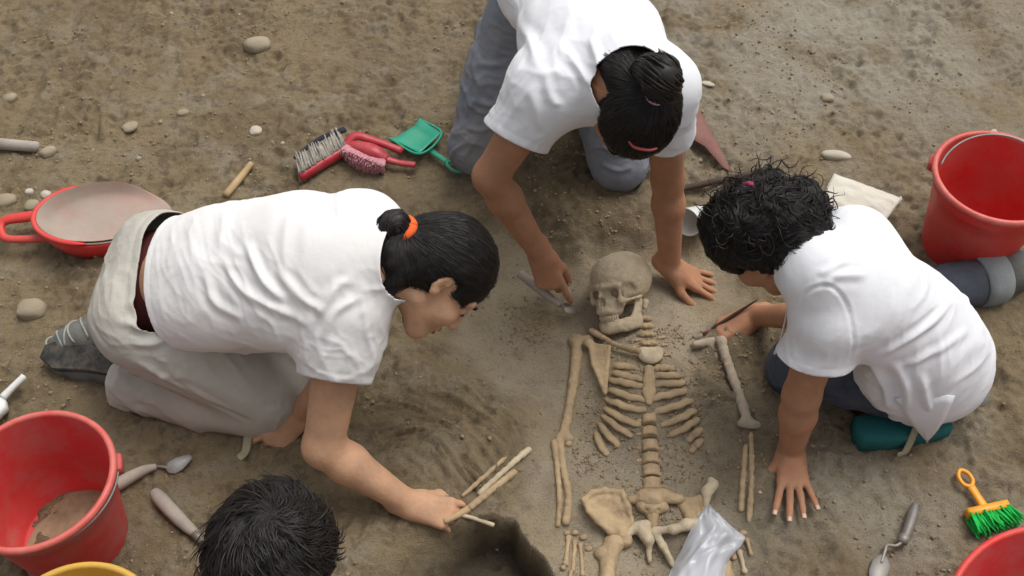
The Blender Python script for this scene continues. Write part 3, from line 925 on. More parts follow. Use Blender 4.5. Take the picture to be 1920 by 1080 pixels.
# fingers: index, middle, ring, little
MCP = [(0.088, 0.0265), (0.092, 0.0085), (0.087, -0.0095), (0.079, -0.0265)]
PHA = [(0.041, 0.025, 0.021), (0.045, 0.028, 0.022), (0.041, 0.026, 0.021), (0.033, 0.020, 0.019)]
FRAD = [(0.0092, 0.0082, 0.0076, 0.0064), (0.0094, 0.0084, 0.0078, 0.0066), (0.0090, 0.0080, 0.0074, 0.0062), (0.0080, 0.0072, 0.0066, 0.0056)]
def hand(F, W, d, n, left, curls, spread=(8, 2, -4, -10), thumb=None, wr=0.026, sc=1.0):
    """W wrist; d towards the knuckles; n out of the back of the hand; curls: (knuckle, middle, tip) degrees per finger. Returns fingertips with their directions."""
    W = np.asarray(W, float); d = unit(d); n = np.asarray(n, float); n = unit(n - d * (n @ d))
    t = np.cross(d, n) * (1 if left else -1)
    tips = []
    for i in range(4):
        base = W + (d * MCP[i][0] + t * MCP[i][1]) * sc
        F.add(rc(W + (d * 0.010 + t * MCP[i][1] * 0.55) * sc, base - n * 0.002, 0.0155 * sc, 0.0118 * sc), 0.014)
    F.add(rc(W - d * 0.03, W + d * 0.02 * sc, wr, wr * 0.98, n, 0.72), 0.02)
    for i in range(4):
        base = W + (d * MCP[i][0] + t * MCP[i][1]) * sc
        a = math.radians(spread[i]); fd = d * math.cos(a) + t * math.sin(a)
        ang = 0.0; p = base
        for j in range(3):
            ang += math.radians(curls[i][j])
            q = p + (fd * math.cos(ang) - n * math.sin(ang)) * PHA[i][j] * sc
            F.add(rc(p, q, FRAD[i][j] * sc, FRAD[i][j + 1] * sc), 0.0035)
            p0, p = p, q
        up = n * math.cos(ang) + fd * math.sin(ang)
        tips.append((p, unit(p - p0), up))
    if thumb is None: thumb = [(0.62, 0.70, -0.35), (0.85, 0.40, -0.30), (0.95, 0.15, -0.25)]
    p = W + (d * 0.020 + t * 0.020 - n * 0.006) * sc
    F.add(rc(W + d * 0.02 * sc, p, 0.017 * sc, 0.0155 * sc), 0.012)
    for (a, b, c), L, ra, rb, kk in zip(thumb, (0.046, 0.033, 0.026), (0.0150, 0.0112, 0.0100), (0.0115, 0.0100, 0.0078), (0.014, 0.004, 0.0035)):
        q = p + unit(d * a + t * b + n * c) * L * sc
        F.add(rc(p, q, ra * sc, rb * sc), kk)
        p0, p = p, q
    dd = unit(p - p0); up = unit(n - dd * (n @ dd)) if abs(n @ dd) < 0.95 else t
    tips.append((p, dd, up))
    return tips
def nails(tips, person, which=(0, 1, 2, 3, 4)):
    for i in which:
        p, dd, up = tips[i]
        s = np.cross(dd, up); r = 0.0062 if i < 4 else 0.0078
        vs, fs = [], []
        for a in range(5):
            for b in range(5):
                x, y = (a - 2) / 2, (b - 2) / 2
                k = 1 - 0.12 * (y > 0.9) * abs(x)
                h = 1.03 - 0.42 * x * x
                vs.append(p + dd * (y * 0.0058 + 0.0006) * k + s * x * 0.0052 + up * r * h)
        for a in range(4):
            for b in range(4): fs.append((a * 5 + b, a * 5 + b + 1, a * 5 + 6 + b, a * 5 + 5 + b))
        o = part('fingernail', (vs, fs), M['nail'], person)
        m = o.modifiers.new('solidify', 'SOLIDIFY'); m.thickness = 0.0008; m.offset = 0
def tail_locks(pony, radii, n, seed, r=.0018, loose=.15):
    """locks of hair laid round a tied tail"""
    rg = np.random.default_rng(seed); geo = []
    T = np.gradient(pony, axis=0); T /= np.linalg.norm(T, axis=1)[:, None]
    ref = V(.3, .2, .9)
    for k in range(n):
        ph = rg.random() * 6.28; tw = rg.normal(0, .35); q = []
        for i in range(len(pony)):
            A = unit(np.cross(T[i], ref)); B = np.cross(T[i], A); a = ph + tw * i / len(pony)
            q.append(pony[i] + (A * math.cos(a) + B * math.sin(a)) * radii[i] * (1.0 + rg.normal(0, .05) + loose * (i / len(pony)) * rg.random()))
        geo.append(tube(q, np.array([.5] + [1.0] * (len(pony) - 2) + [.3]) * r * (.7 + .8 * rg.random()), 5, n=18))
    return geo
def skin_mesh(F, person_name='person'):
    P, Q = F.extract()
    P = relax(P, Q, 2)
    return P, Q
def cloth(name, F, person, material, cuts=(), fold=(), crease=(), it=3, wob=0.0, wscale=9.0, seed=0, thick=0.003, hem=0.0):
    P, Q = F.extract()
    P = relax(P, Q, it)
    if wob:
        N = vnormals(P, Q)
        P = P + N * (wob * noise3(P * wscale, seed) + wob * 0.45 * noise3(P * wscale * 2.3, seed + 1))[:, None]
    if len(crease): P = crumple(P, Q, crease)
    if len(fold): P = folds(P, Q, fold)
    if hem and len(cuts):
        N = vnormals(P, Q)
        for (p0, n, c, reach) in cuts:
            g = -((P - p0) @ unit(n)); near = (np.linalg.norm(P - c, axis=1) < reach) & (g > -0.01)
            P[near] += N[near] * (hem * (np.exp(-(g[near] / 0.010) ** 2) - 0.8 * np.exp(-((g[near] - 0.019) / 0.0035) ** 2)))[:, None]
    if len(cuts):
        P, Q = trim(P, Q, cuts); P = smooth_edge(P, Q)
    o = link_mesh(name, mesh_np(P, Q), material, person)
    m = o.modifiers.new('solidify', 'SOLIDIFY'); m.thickness = thick; m.offset = -1
    return o, P, Q
# ------------------------------------------------------------------ woman kneeling on the left, in beige trousers
def person_left():
    per = empty('person', gat(360, 720))
    tag(per, 'woman in beige trousers and white tee kneeling on the left, black ponytail in orange tie', 'person')
    shR, shL = at(648, 598, .47), at(682, 430, .55)
    elR, wrR = at(606, 838, .225), at(768, 946, .070)
    elL, wrL = at(640, 685, .30), at(562, 776, .090)
    hipR, hipL = at(290, 590, .31), at(318, 478, .35)
    knR, knL = at(500, 738, .112), at(612, 655, .115)
    pel = (hipR + hipL) / 2; chest = at(560, 505, .49); neck = at(706, 488, .545)
    ax = unit(chest - pel); lat = unit(shR - shL); lat = unit(lat - ax * (lat @ ax)); dor = np.cross(lat, ax)
    H = Head(at(826, 514, .50), img(0.44, 0.80, -0.42), img(0.86, -0.47, 0.0), 1.03)
    # ---- skin
    F = Field(0.0032)
    H.skin(F, es=.84)
    F.chain([neck, H.p(0, -0.03, -0.05)], [0.056, 0.054], 0.03)
    F.chain([pel, (pel + chest) / 2 + dor * 0.015, chest, neck], [0.125, 0.115, 0.128, 0.075], 0.05, dor, 0.68)
    F.chain([chest, shR, elR], [0.06, 0.056, 0.043], 0.03)
    F.chain([elR, elR * .72 + wrR * .28, wrR], [0.042, 0.043, 0.0275], 0.02)
    F.chain([chest, shL, elL], [0.06, 0.052, 0.040], 0.03)
    F.chain([elL, wrL], [0.039, 0.026], 0.02)
    d = unit(at(852, 966, .058) - wrR); nrm = V(0.0, -0.30, 0.95)
    tipsR = hand(F, wrR, d, nrm, False, [(38, 82, 44), (44, 86, 46), (50, 86, 46), (56, 84, 44)], thumb=[(0.80, 0.45, -0.35), (0.95, -0.05, -0.35), (0.85, -0.35, -0.25)])
    d2 = unit(at(508, 834, .050) - wrL)
    tipsL = hand(F, wrL, d2, img(0.65, -0.35, 0.65), True, [(35, 55, 30), (45, 62, 34), (52, 66, 36), (56, 66, 36)], thumb=[(0.75, 0.55, -0.35), (0.95, 0.1, -0.35), (0.9, -0.1, -0.3)])
    BP, BQ = P, Q = skin_mesh(F)
    link_mesh('body', mesh_np(P, Q), M['skin'], per)
    H.details(per); nails(tipsR, per, (4,)); nails(tipsL, per, (0, 1))
    # ---- shirt
    F = Field(0.005)
    mid = (pel + chest) / 2
    waist = pel + ax * 0.02
    F.chain([waist - ax * 0.05, mid + dor * 0.012, chest, chest + (neck - chest) * .55], [0.156, 0.152, 0.158, 0.132], 0.05, dor, 0.68)
    F.add(rc(chest + (neck - chest) * .45, neck + ax * 0.02, 0.118, 0.082, dor, 0.85), 0.05)
    F.add(rc(neck - ax * .02, neck + ax * .055 - V(0, 0, .01), 0.088, 0.074), 0.03)
    F.add(rc(shR - lat * .02, shL + lat * .02, 0.078, 0.075), 0.05)
    belly = at(470, 600, .30)
    F.add(rc(belly, at(600, 620, .34), 0.075, 0.06), 0.06)
    ua = unit(elR - shR)
    F.chain([shR, shR + ua * .06, shR + ua * .22], [0.080, 0.079, 0.076], 0.04)
    ub = unit(elL - shL)
    F.chain([shL, shL + ub * .22], [0.074, 0.072], 0.04)
    cR = shR + ua * 0.135; cL = shL + ub * 0.14
    hp = at(318, 500, .42)
    nk = neck + ax * 0.058
    cuts = [(cR, img(-0.15, 0.94, 0.0), cR + ua * .06, 0.14), (cL, ub, cL + ub * .06, 0.13),
            (at(302, 490, .42), unit(-ax - dor * 0.06 + lat * 0.10), at(250, 490, .40), 0.36),
            (nk, unit(ax + dor * 0.15 - V(0, 0, 1) * 0.25), nk + ax * 0.05, 0.10)]
    fold = [([(412, 470), (440, 540), (500, 585), (575, 620)], .010, .006), ([(455, 445), (478, 520), (530, 580)], .010, .007), ([(372, 505), (392, 570), (450, 608)], .010, .005),
            ([(540, 380), (525, 450), (535, 520)], .014, .003), ([(585, 620), (615, 560), (660, 530)], .010, .006), ([(600, 650), (625, 600), (690, 560)], .008, .005),
            ([(500, 500), (560, 570), (600, 590)], .010, .005), ([(420, 375), (410, 420), (400, 470)], .014, .003)]
    crease = [(unit(elR - shR) * .6 + ax * -.8, 20, .0060, at(500, 540, .45), .22, 71), (V(.15, -.9, .2), 16, .0045, at(420, 450, .5), .26, 75), (ua - ax * .3, 30, .0050, cR, .13, 79), (lat * .8 + ax * .5, 26, .0035, None, 1, 83)]
    cloth('tshirt', F, per, M['white_cloth'], cuts, fold, crease, wob=0.003, wscale=8, seed=41, hem=0.001)
    # ---- trousers
    F = Field(0.005)
    F.add(ell(pel - ax * 0.036 - dor * 0.035 + lat * .012, (0.128, 0.160, 0.128), np.column_stack([ax, lat, dor])), 0.04)
    F.chain([hipR - ax * .03 + lat * .01, knR], [0.118, 0.088], 0.05)
    F.chain([hipL - ax * .02, knL], [0.108, 0.084], 0.05)
    anR, anL = at(248, 722, .075), at(300, 600, .09)
    F.chain([at(488, 768, .074), at(380, 752, .076), anR], [0.070, 0.068, 0.066], 0.025)
    F.chain([at(600, 690, .07), anL], [0.074, 0.062], 0.025)
    F.add(rc(pel, pel + ax * 0.16, 0.142, 0.138, dor, 0.66), 0.04)
    wa = at(283, 432, .445)
    cuts = [(wa, unit(ax + dor * 0.30 - lat * 0.10), wa + ax * .08 + dor * .03, 0.24),
            (at(222, 712, .075), unit(anR - knR), at(200, 705, .06), 0.115), (anL, unit(anL - knL), anL - V(.05, 0, 0), 0.10)]
    fold = [([(335, 560), (290, 575), (235, 560)], .010, .004), ([(345, 600), (290, 620), (225, 610)], .009, .005), ([(350, 625), (300, 655), (240, 655)], .009, .004),
            ([(250, 690), (330, 735), (420, 780)], .009, .005), ([(235, 690), (260, 730), (250, 755)], .008, .004), ([(300, 700), (380, 762), (470, 806)], .007, -.004)]
    crease = [(lat * .8 + ax * .4, 28, .0070, at(280, 590, .35), .16, 91), (unit(knR - hipR), 20, .0045, None, 1, 95), (unit(knR - hipR), 26, .0070, at(300, 745, .08), .16, 99), (V(.3, -.6, .5), 24, .006, at(490, 770, .1), .10, 103)]
    cloth('trousers', F, per, M['beige_denim'], cuts, fold, crease, wob=0.003, wscale=10, seed=51, hem=0.0024)
    # belt line, dark under-layer showing in the gap
    F = Field(0.006)
    F.add(rc(pel - ax * .03, pel + ax * 0.075, 0.132, 0.128, dor, 0.66), 0.03)
    cloth('underwear', F, per, M['maroon_cloth'], [(wa + ax * .022, unit(ax + dor * .3), wa + ax * .1, .26)])
    # ---- boots
    def boot(an, toe, upd, name):
        b = 0.042; f = unit(toe - an); w = np.cross(f, upd); w = unit(w); upn = np.cross(w, f)
        F = Field(0.0045)
        F.add(rc(an - f * .03, an + f * .09, 0.046, 0.043, w, 0.85), 0.02)
        F.add(rc(an + f * .06, toe, 0.043, 0.036, upn, 0.85), 0.03)
        F.add(rc(an - f * .01, an + upn * .0 - unit(f) * .06 + upn * .05, 0.046, 0.046), 0.02)
        P, Q = F.extract(); P = relax(P, Q, 3)
        N = vnormals(P, Q); P = P + N * (0.003 * noise3(P * 30, 3))[:, None]
        bo = link_mesh(name, mesh_np(P, Q), M['boot'], per)
        L = np.linalg.norm(toe - an)
        out = [(-.055, -.036), (.03, -.034), (.10, -.043), (L - .01, -.040), (L + .032, -.018), (L + .034, .016), (L - .01, .040), (.10, .040), (.03, .033), (-.055, .034), (-.075, 0)]
        part('sole', prism(out, (an - upn * .052, f, w, upn), .020, .004), M['sole'], bo, smooth=False)
        bv = BVHTree.FromPolygons([tuple(p) for p in P], [tuple(q) for q in Q])
        for k in range(5):
            c = an + f * (.050 + .024 * k)
            path = []
            for t in np.linspace(-1.15, 1.15, 7):
                o = c + (w * math.sin(t) + upn * math.cos(t)) * .09 + f * (.012 * t)
                hit, nn, _, _ = bv.ray_cast(Vector(o), Vector(c - o))
                if hit is not None: path.append(np.array(hit) + np.array(nn) * .0012 + f * .010 * math.sin(k * 2.1 + t * 1.5))
            if len(path) > 3: part('lace', tube(path, .0026, 6, n=14), M['lace'], bo)
    boot(at(205, 618, .105), at(118, 648, .065), img(-0.42, -0.75, 0.5), 'boot')
    boot(at(205, 688, .060), at(120, 676, .048), V(-.15, 0.25, -0.9), 'boot')
    # ---- hair
    tail = H.p(0.016, -0.122, -0.018)
    def extra(F):
        F.chain([H.p(0, -0.085, -0.01), tail], [0.030, 0.017], 0.015)
        F.add(rc(neck * .35 + H.p(0, -.03, -.05) * .65 - H.R[:, 1] * .03, H.p(0.0, -.055, -.01), .070, .074), .03)
        for q in pick(BP, BQ, [(728, 440), (732, 470), (738, 500), (745, 527), (750, 450), (755, 480), (760, 508), (722, 420), (740, 425), (728, 545)], .006): F.add(ell(q, (.018, .018, .018)), .018)
    P, Q = hair_cap(H, 0.004, extra, seed=61, lump=0.002, nape=-.098)
    hair = link_mesh('hair', mesh_np(P, Q), M['hair'], per)
    def flow(p, n):
        return unit(tail - p) + 0.15 * unit(H.R[:, 1] * -1)
    link_mesh('strands', strands(P, Q, 2600, flow, 0.075, 0.008, seed=1, wild=0.10), M['hair_strand'], hair)
    t2 = tail - H.R[:, 1] * .026 + V(-.006, -.006, .004)
    pony = crom(np.array([tail + H.R[:, 1] * .01, t2, t2 + V(-.016, -.012, -.012), t2 + V(-.022, -.024, -.035), t2 + V(-.015, -.03, -.065)]), 9)
    geo = [tube(pony, [.014, .024, .027, .026, .024, .022, .018, .012, .004], 12, rough=.2, seed=3)]
    geo += tail_locks(pony, [.013, .023, .027, .026, .024, .022, .018, .012, .005], 80, 5)
    part('ponytail', join_lists(geo), M['hair_strand'], hair)
    X = frame(unit(tail - H.p(0, -.085, -.01)))
    ring = [tail + X @ V(.0225 * math.cos(a), .0225 * math.sin(a), .008) for a in np.linspace(0, 2 * math.pi, 15)]
    part('hair_tie', tube(ring, .0115, 8, n=40, rough=.15), M['orange'], per)
    return per
person_left()
# ------------------------------------------------------------------ woman kneeling at the head of the grave
def person_back():
    per = empty('person', gat(1000, 300))
    tag(per, 'woman in grey jeans bending over the skull, white tee, black ponytail with red clip', 'person')
    g0 = 0.077
    shR, shL = at(1022, 170, .69), at(1243, 168, .68)
    elR, wrR = at(920, 330, .47), at(1014, 478, .185)
    elL, wrL = at(1252, 335, .36), at(1256, 500, .065)
    hipR, hipL = at(992, 20, .50), at(1115, 15, .50)
    knR, knL = at(898, 276, .15), at(1160, 300, .15)
    pel = at(1050, -40, .56); chest = at(1110, 75, .70); neck = at(1168, 140, .755)
    ax = unit(neck - pel); lat = unit(shR - shL); lat = unit(lat - ax * (lat @ ax)); dor = np.cross(lat, ax)
    H = Head(at(1190, 205, .70), unit(V(-0.22, -0.30, -0.93)), unit(V(0.10, -0.95, 0.28)), 1.0)
    F = Field(0.0034)
    H.skin(F)
    F.chain([neck, H.p(0, -0.03, -0.05)], [0.058, 0.055], 0.03)
    F.chain([pel, chest, neck], [0.12, 0.128, 0.07], 0.05, dor, 0.66)
    F.chain([chest, shR, elR], [0.06, 0.052, 0.040], 0.03)
    F.chain([elR, elR * .72 + wrR * .28, wrR], [0.039, 0.040, 0.0265], 0.02)
    F.chain([chest, shL, elL], [0.06, 0.052, 0.038], 0.03)
    F.chain([elL, elL * .72 + wrL * .28, wrL], [0.038, 0.039, 0.0265], 0.02)
    d = unit(at(1046, 575, .055) - wrR)
    tipsR = hand(F, wrR, d, img(-0.25, -0.25, 0.9), False, [(14, 14, 8), (48, 70, 40), (58, 76, 42), (64, 76, 42)], spread=(4, 1, -2, -6), thumb=[(0.85, 0.42, -0.35), (0.95, 0.05, -0.40), (0.95, -0.05, -0.3)])
    tg = gat(1360, 545)
    wl = wrL
    dl = unit(gat(1312, 528, .018) - wl)
    tipsL = hand(F, wl, dl, unit(V(-0.1, 0.0, 1.0)), True, [(-4, 8, 4), (-2, 8, 4), (-2, 8, 4), (-2, 8, 4)], spread=(13, 3, -6, -16), thumb=[(0.70, 0.55, -0.30), (0.92, 0.38, -0.12), (0.95, 0.25, -0.05)])
    BP, BQ = P, Q = skin_mesh(F)
    link_mesh('body', mesh_np(P, Q), M['skin_tan'], per)
    H.details(per); nails(tipsR, per, (0, 4)); nails(tipsL, per)
    # ---- shirt
    F = Field(0.005)
    F.chain([pel - ax * .08, pel + ax * .1, chest], [0.168, 0.160, 0.152], 0.05, dor, 0.72)
    F.add(rc(chest, neck, 0.145, 0.092, dor, 0.75), 0.06)
    F.add(rc(neck - ax * .02, neck + ax * .06, 0.084, 0.072), 0.03)
    F.add(rc(shR - lat * .015, shL + lat * .015, 0.080, 0.078), 0.06)
    ua = unit(elR - shR); ub = unit(elL - shL)
    F.chain([shR, shR + ua * .22], [0.082, 0.080], 0.05)
    F.chain([shL, shL + ub * .22], [0.076, 0.068], 0.05)
    F.add(rc(chest - dor * .10 + ax * .02, pel - dor * .10, 0.09, 0.08), 0.07)
    cR = at(985, 268, .58); cL = at(1258, 262, .53)
    nk = neck + ax * .055
    cuts = [(cR, unit(ua + img(-.1, .25)), cR + ua * .06, 0.16), (cL, ub, cL + ub * .05, 0.13),
            (at(918, 10, .50), unit(-ax * .9 + lat * .35), at(930, 40, .40), .2), (pel - ax * .1, -ax, pel - ax * .2, 0.4),
            (nk, unit(ax + dor * 0.25), nk + ax * .05, 0.10)]
    fold = [([(1060, 75), (1075, 130), (1100, 170)], .009, .006), ([(1095, 60), (1110, 110), (1120, 150)], .009, .005), ([(1020, 150), (1030, 190), (1050, 215)], .009, .005),
            ([(960, 20), (985, 70), (1000, 120)], .012, .006), ([(980, 160), (1000, 220), (1010, 260)], .010, .004)]
    crease = [(ax + lat * .3, 20, .0062, at(1050, 110, .7), .24, 111), (ax, 15, .0045, None, 1, 115), (ua + lat * .2, 26, .0055, shR, .17, 119), (lat, 26, .0045, at(1265, 150, .68), .14, 123)]
    cloth('tshirt', F, per, M['white_cloth_cool'], cuts, fold, crease, wob=0.004, wscale=7, seed=42, hem=0.001)
    # ---- jeans
    F = Field(0.0055)
    F.add(ell(pel - ax * .04, (0.16, 0.165, 0.125), np.column_stack([lat, ax, dor])), 0.04)
    F.chain([hipR, (hipR + knR) / 2 + V(-.01, .0, 0), knR], [0.110, 0.092, 0.080], 0.04)
    F.chain([hipL, knL], [0.112, 0.084], 0.04)
    anR, anL = at(930, 60, .15), at(1090, 60, .15)
    F.chain([knR - V(0, 0, .0), anR], [0.078, 0.062], 0.025)
    F.chain([knL - V(0, 0, .0), anL], [0.078, 0.062], 0.025)
    fold = [([(880, 120), (920, 128), (965, 120)], .008, .005), ([(870, 190), (910, 200), (950, 190)], .008, .004), ([(860, 240), (890, 255), (930, 250)], .008, .004),
            ([(1110, 270), (1150, 300), (1200, 280)], .008, .004), ([(1110, 310), (1150, 330), (1195, 320)], .007, .004)]
    crease = [(V(1, .1, .1), 26, .0075, None, 1, 131), (unit(knR - hipR), 22, .0045, None, 1, 135)]
    cloth('jeans', F, per, M['grey_denim'], [(anR, unit(anR - knR), anR, .12), (anL, unit(anL - knL), anL, .12)], fold, crease, wob=0.003, wscale=9, seed=52)
    for an in (anR, anL):
        F = Field(0.006)
        f = unit(V(0.02, .95, -.2))
        F.add(rc(an, an + f * .17, .044, .036, V(1, 0, 0), .9), .02)
        F.add(rc(an - f * .04, an + f * .03, .042, .045), .02)
        P, Q = F.extract(); link_mesh('shoe', mesh_np(relax(P, Q, 2), Q), M['boot'], per)
    # ---- hair
    tail = H.p(0.0, -0.085, 0.102)
    def extra(F):
        F.chain([H.p(0, -0.07, 0.08), tail], [0.030, 0.016], 0.015)
        F.add(rc(H.p(0, -.066, -.02), H.p(0, -.056, -.08), .066, .060), .03)
        for q in pick(BP, BQ, [(1150, 108), (1165, 98), (1142, 125), (1178, 90), (1136, 118), (1150, 130), (1165, 115), (1195, 88), (1152, 148), (1170, 135)], .004): F.add(ell(q, (.017, .017, .017)), .018)
    P, Q = hair_cap(H, 0.004, extra, seed=62, lump=0.002, nape=-.095)
    hair = link_mesh('hair', mesh_np(P, Q), M['hair'], per)
    link_mesh('strands', strands(P, Q, 2400, lambda p, n: unit(tail - p), 0.08, 0.008, seed=2, wild=0.09), M['hair_strand'], hair)
    bk = unit(tail - H.p(0, -.05, .06)); upw = V(0.0, 0.3, 0.95)
    pony = crom(np.array([tail - bk * .01, tail + bk * .028 + upw * .012, tail + bk * .055 + upw * .012 + V(-.01, 0.02, 0), tail + bk * .06 + V(-.03, .06, -.01), tail + bk * .04 + V(-.045, .10, -.03)]), 9)
    geo = [tube(pony, [.012, .028, .036, .038, .036, .032, .026, .018, .008], 12, rough=.22, seed=4)]
    geo += tail_locks(pony, [.012, .028, .036, .038, .036, .032, .026, .018, .008], 130, 6, .0022, .3)
    part('ponytail', join_lists(geo), M['hair_strand'], hair)
    X = frame(bk)
    part('hair_tie', tube([tail + X @ V(.0185 * math.cos(a), .0185 * math.sin(a), 0) for a in np.linspace(0, 2 * math.pi, 15)], .0055, 8, n=40), M['lilac'], per)
    c = H.p(0.010, .02, .128)
    part('hair_clip', tube([H.p(.032, .018, .122), H.p(.018, .026, .128), H.p(-.012, .026, .130), H.p(-.03, .022, .124)], [.003, .0042, .004, .003], 8, flat=.5), M['red_clip'], per)
    part('earring', tube([H.p(.088, -.004, -.034), H.p(.089, -.001, -.040)], .0035, 6), M['pink'], per)
    return per
person_back()
# ------------------------------------------------------------------ woman kneeling on the right, curly hair
def person_right():
    per = empty('person', gat(1640, 760))
    tag(per, 'woman in white blouse and rolled blue jeans kneeling on the right, curly black hair', 'person')
    shL, shR = at(1546, 606, .46), at(1600, 458, .52)
    elL, wrL = at(1503, 742, .265), at(1482, 852, .055)
    elR, wrR = at(1545, 592, .27), at(1412, 592, .085)
    pel = at(1740, 652, .25); chest = at(1632, 558, .46); neck = at(1528, 505, .54)
    hipL, hipR = at(1730, 722, .18), at(1725, 610, .24)
    knL, knR = at(1498, 685, .10), at(1545, 610, .10)
    ax = unit(chest - pel); lat = unit(shR - shL); lat = unit(lat - ax * (lat @ ax)); dor = np.cross(lat, ax)
    H = Head(at(1428, 452, .52), img(-0.36, 0.34, -0.86), img(-0.80, -0.50, 0.15), 1.02)
    F = Field(0.0034)
    H.skin(F)
    F.chain([neck, H.p(0, -0.03, -0.05)], [0.058, 0.055], 0.03)
    F.chain([pel, chest, neck], [0.105, 0.102, 0.06], 0.05, dor, 0.68)
    F.chain([chest, shL, elL], [0.05, 0.047, 0.039], 0.02)
    F.chain([elL, elL * .7 + wrL * .3, wrL], [0.039, 0.039, 0.0275], 0.02)
    F.chain([chest, shR, elR], [0.05, 0.045, 0.038], 0.02)
    F.chain([elR, wrR], [0.038, 0.025], 0.02)
    dl = unit(gat(1488, 910, .016) - wrL)
    tipsL = hand(F, wrL, dl, unit(V(0, 0.12, 1)), True, [(0, 8, 4), (0, 8, 4), (0, 8, 4), (0, 8, 4)], spread=(13, 4, -5, -18), thumb=[(0.60, 0.68, -0.28), (0.88, 0.45, -0.12), (0.98, 0.12, -0.05)])
    dr = unit(at(1352, 618, .06) - wrR)
    tipsR = hand(F, wrR, dr, img(0.1, -0.75, 0.62), False, [(38, 38, 18), (46, 48, 22), (54, 56, 26), (60, 60, 30)], spread=(3, 0, -2, -5), thumb=[(0.80, 0.45, -0.40), (0.95, 0.05, -0.28), (0.98, -0.05, -0.15)])
    P, Q = skin_mesh(F)
    link_mesh('body', mesh_np(P, Q), M['skin_tan'], per)
    H.details(per); nails(tipsL, per); nails(tipsR, per, (0, 4))
    # ---- blouse
    F = Field(0.005)
    F.chain([chest, (chest + pel) / 2, pel + ax * .03, pel - ax * .095], [0.125, 0.126, 0.134, 0.132], 0.05, dor, 0.80)
    F.add(rc(chest, neck, 0.108, 0.080, dor, 0.85), 0.05)
    nx = unit(H.p(0, -.03, -.06) - neck)
    F.add(rc(neck - nx * .02, neck + nx * .06, 0.086, 0.072), 0.03)
    F.add(rc(shR, shL, 0.066, 0.066), 0.06)
    ua = unit(elL - shL); ub = unit(elR - shR)
    F.chain([shL, shL + ua * .10, shL + ua * .19], [0.068, 0.074, 0.070], 0.03)
    F.chain([shR, shR + ub * .2], [0.074, 0.07], 0.05)
    F.add(rc(at(1670, 705, .22), at(1720, 730, .16), 0.072, 0.075), 0.06)
    cL = shL + ua * .088; cR = shR + ub * .16
    nk = neck + nx * 0.03
    hm = at(1800, 760, .12)
    cuts = [(cL, unit(ua + V(0, -.15, -.1)), cL + ua * .06, 0.13), (cR, ub, cR + ub * .05, 0.12),
            (nk, nx, nk + nx * .05, 0.10),
            (at(1700, 790, .105), unit(V(-.50, 0.0, -1.0)), at(1740, 720, .06), 0.45),
            (pel - ax * .125, unit(-ax - dor * .75), pel - ax * .26 - dor * .1, .30)]
    fold = [([(1486, 590), (1508, 560), (1550, 548), (1594, 582), (1608, 645), (1602, 692)], .004, -.0035), ([(1535, 545), (1580, 520), (1640, 515)], .009, .005),
            ([(1640, 680), (1720, 640), (1790, 570)], .010, .005), ([(1690, 700), (1760, 670), (1830, 610)], .010, .004), ([(1630, 700), (1650, 740), (1655, 775)], .010, .009),
            ([(1675, 690), (1695, 740), (1695, 785)], .010, .008), ([(1730, 710), (1738, 750), (1750, 790)], .010, .006), ([(1520, 520), (1560, 490), (1600, 480)], .008, .004)]
    crease = [(V(-.3, -.9, -.2), 20, .0070, at(1690, 720, .2), .17, 141), (ax * -.5 + lat * .6, 17, .0055, at(1740, 620, .35), .24, 145), (ua, 26, .0050, cL, .12, 149), (lat + ax * .3, 17, .0040, None, 1, 153)]
    o, P, Q = cloth('blouse', F, per, M['white_cloth_cool'], cuts, fold, crease, wob=0.004, wscale=7, seed=43, hem=0.001)
    # the pointed side flap of the blouse
    tops = pick(P, Q, [(1676, 744), (1785, 740)], -.008)
    a, b = tops if len(tops) == 2 else (at(1698, 750, .20), at(1765, 752, .17))
    c, d = at(1738, 828, .088), at(1704, 785, .13)
    vs, fs = [], []
    for i in range(9):
        for j in range(9):
            s, t = i / 8, j / 8
            p = (a * (1 - s) + b * s) * (1 - t) + (d * (1 - s) * (1 - t) + c * (s + (1 - s) * t)) * t
            vs.append(p + V(0, -.012 * math.sin(t * 3), .006 * math.sin(s * 9)))
    for i in range(8):
        for j in range(8): fs.append((i * 9 + j, i * 9 + j + 1, i * 9 + 10 + j, i * 9 + 9 + j))
    so = part('blouse_flap', (vs, fs), M['white_cloth_cool'], per)
    m = so.modifiers.new('solidify', 'SOLIDIFY'); m.thickness = .003
    part('drawstring', tube([at(1478, 572, .33), at(1470, 610, .26), at(1462, 640, .22), at(1452, 664, .19)], [.0022, .002, .002, .003], 6), M['white_cloth'], per)
    # ---- jeans
    F = Field(0.0055)
    F.add(ell(pel - ax * .088 - V(0, 0, .030), (0.118, 0.122, 0.094), np.column_stack([ax, lat, dor])), 0.04)
    F.chain([hipL, knL], [0.092, 0.076], 0.04)
    F.chain([hipR, knR], [0.092, 0.076], 0.04)
    anL, anR = at(1752, 728, .060), at(1842, 524, .085)
    F.chain([knL - V(0, 0, .02), anL], [0.070, 0.058], 0.025)
    F.chain([knR - V(0, 0, .02), at(1700, 560, .085), anR], [0.070, 0.064, 0.060], 0.025)
    crease = [(V(.2, 1, .2), 30, .0045, None, 1, 161)]
    fold = [([(1560, 730), (1600, 720), (1640, 740)], .014, .0030), ([(1750, 480), (1755, 520), (1750, 555)], .012, .0030), ([(1790, 480), (1795, 520), (1790, 560)], .012, .0030)]
    cloth('jeans', F, per, M['blue_denim'], [(anR, unit(anR - knR), anR + V(.05, 0, 0), .11), (anL, unit(anL - knL), anL + V(.05, 0, 0), .10)], fold, crease, wob=0.003, wscale=9, seed=53)
    f = unit(anR - at(1700, 560, .085))
    X = frame(f)
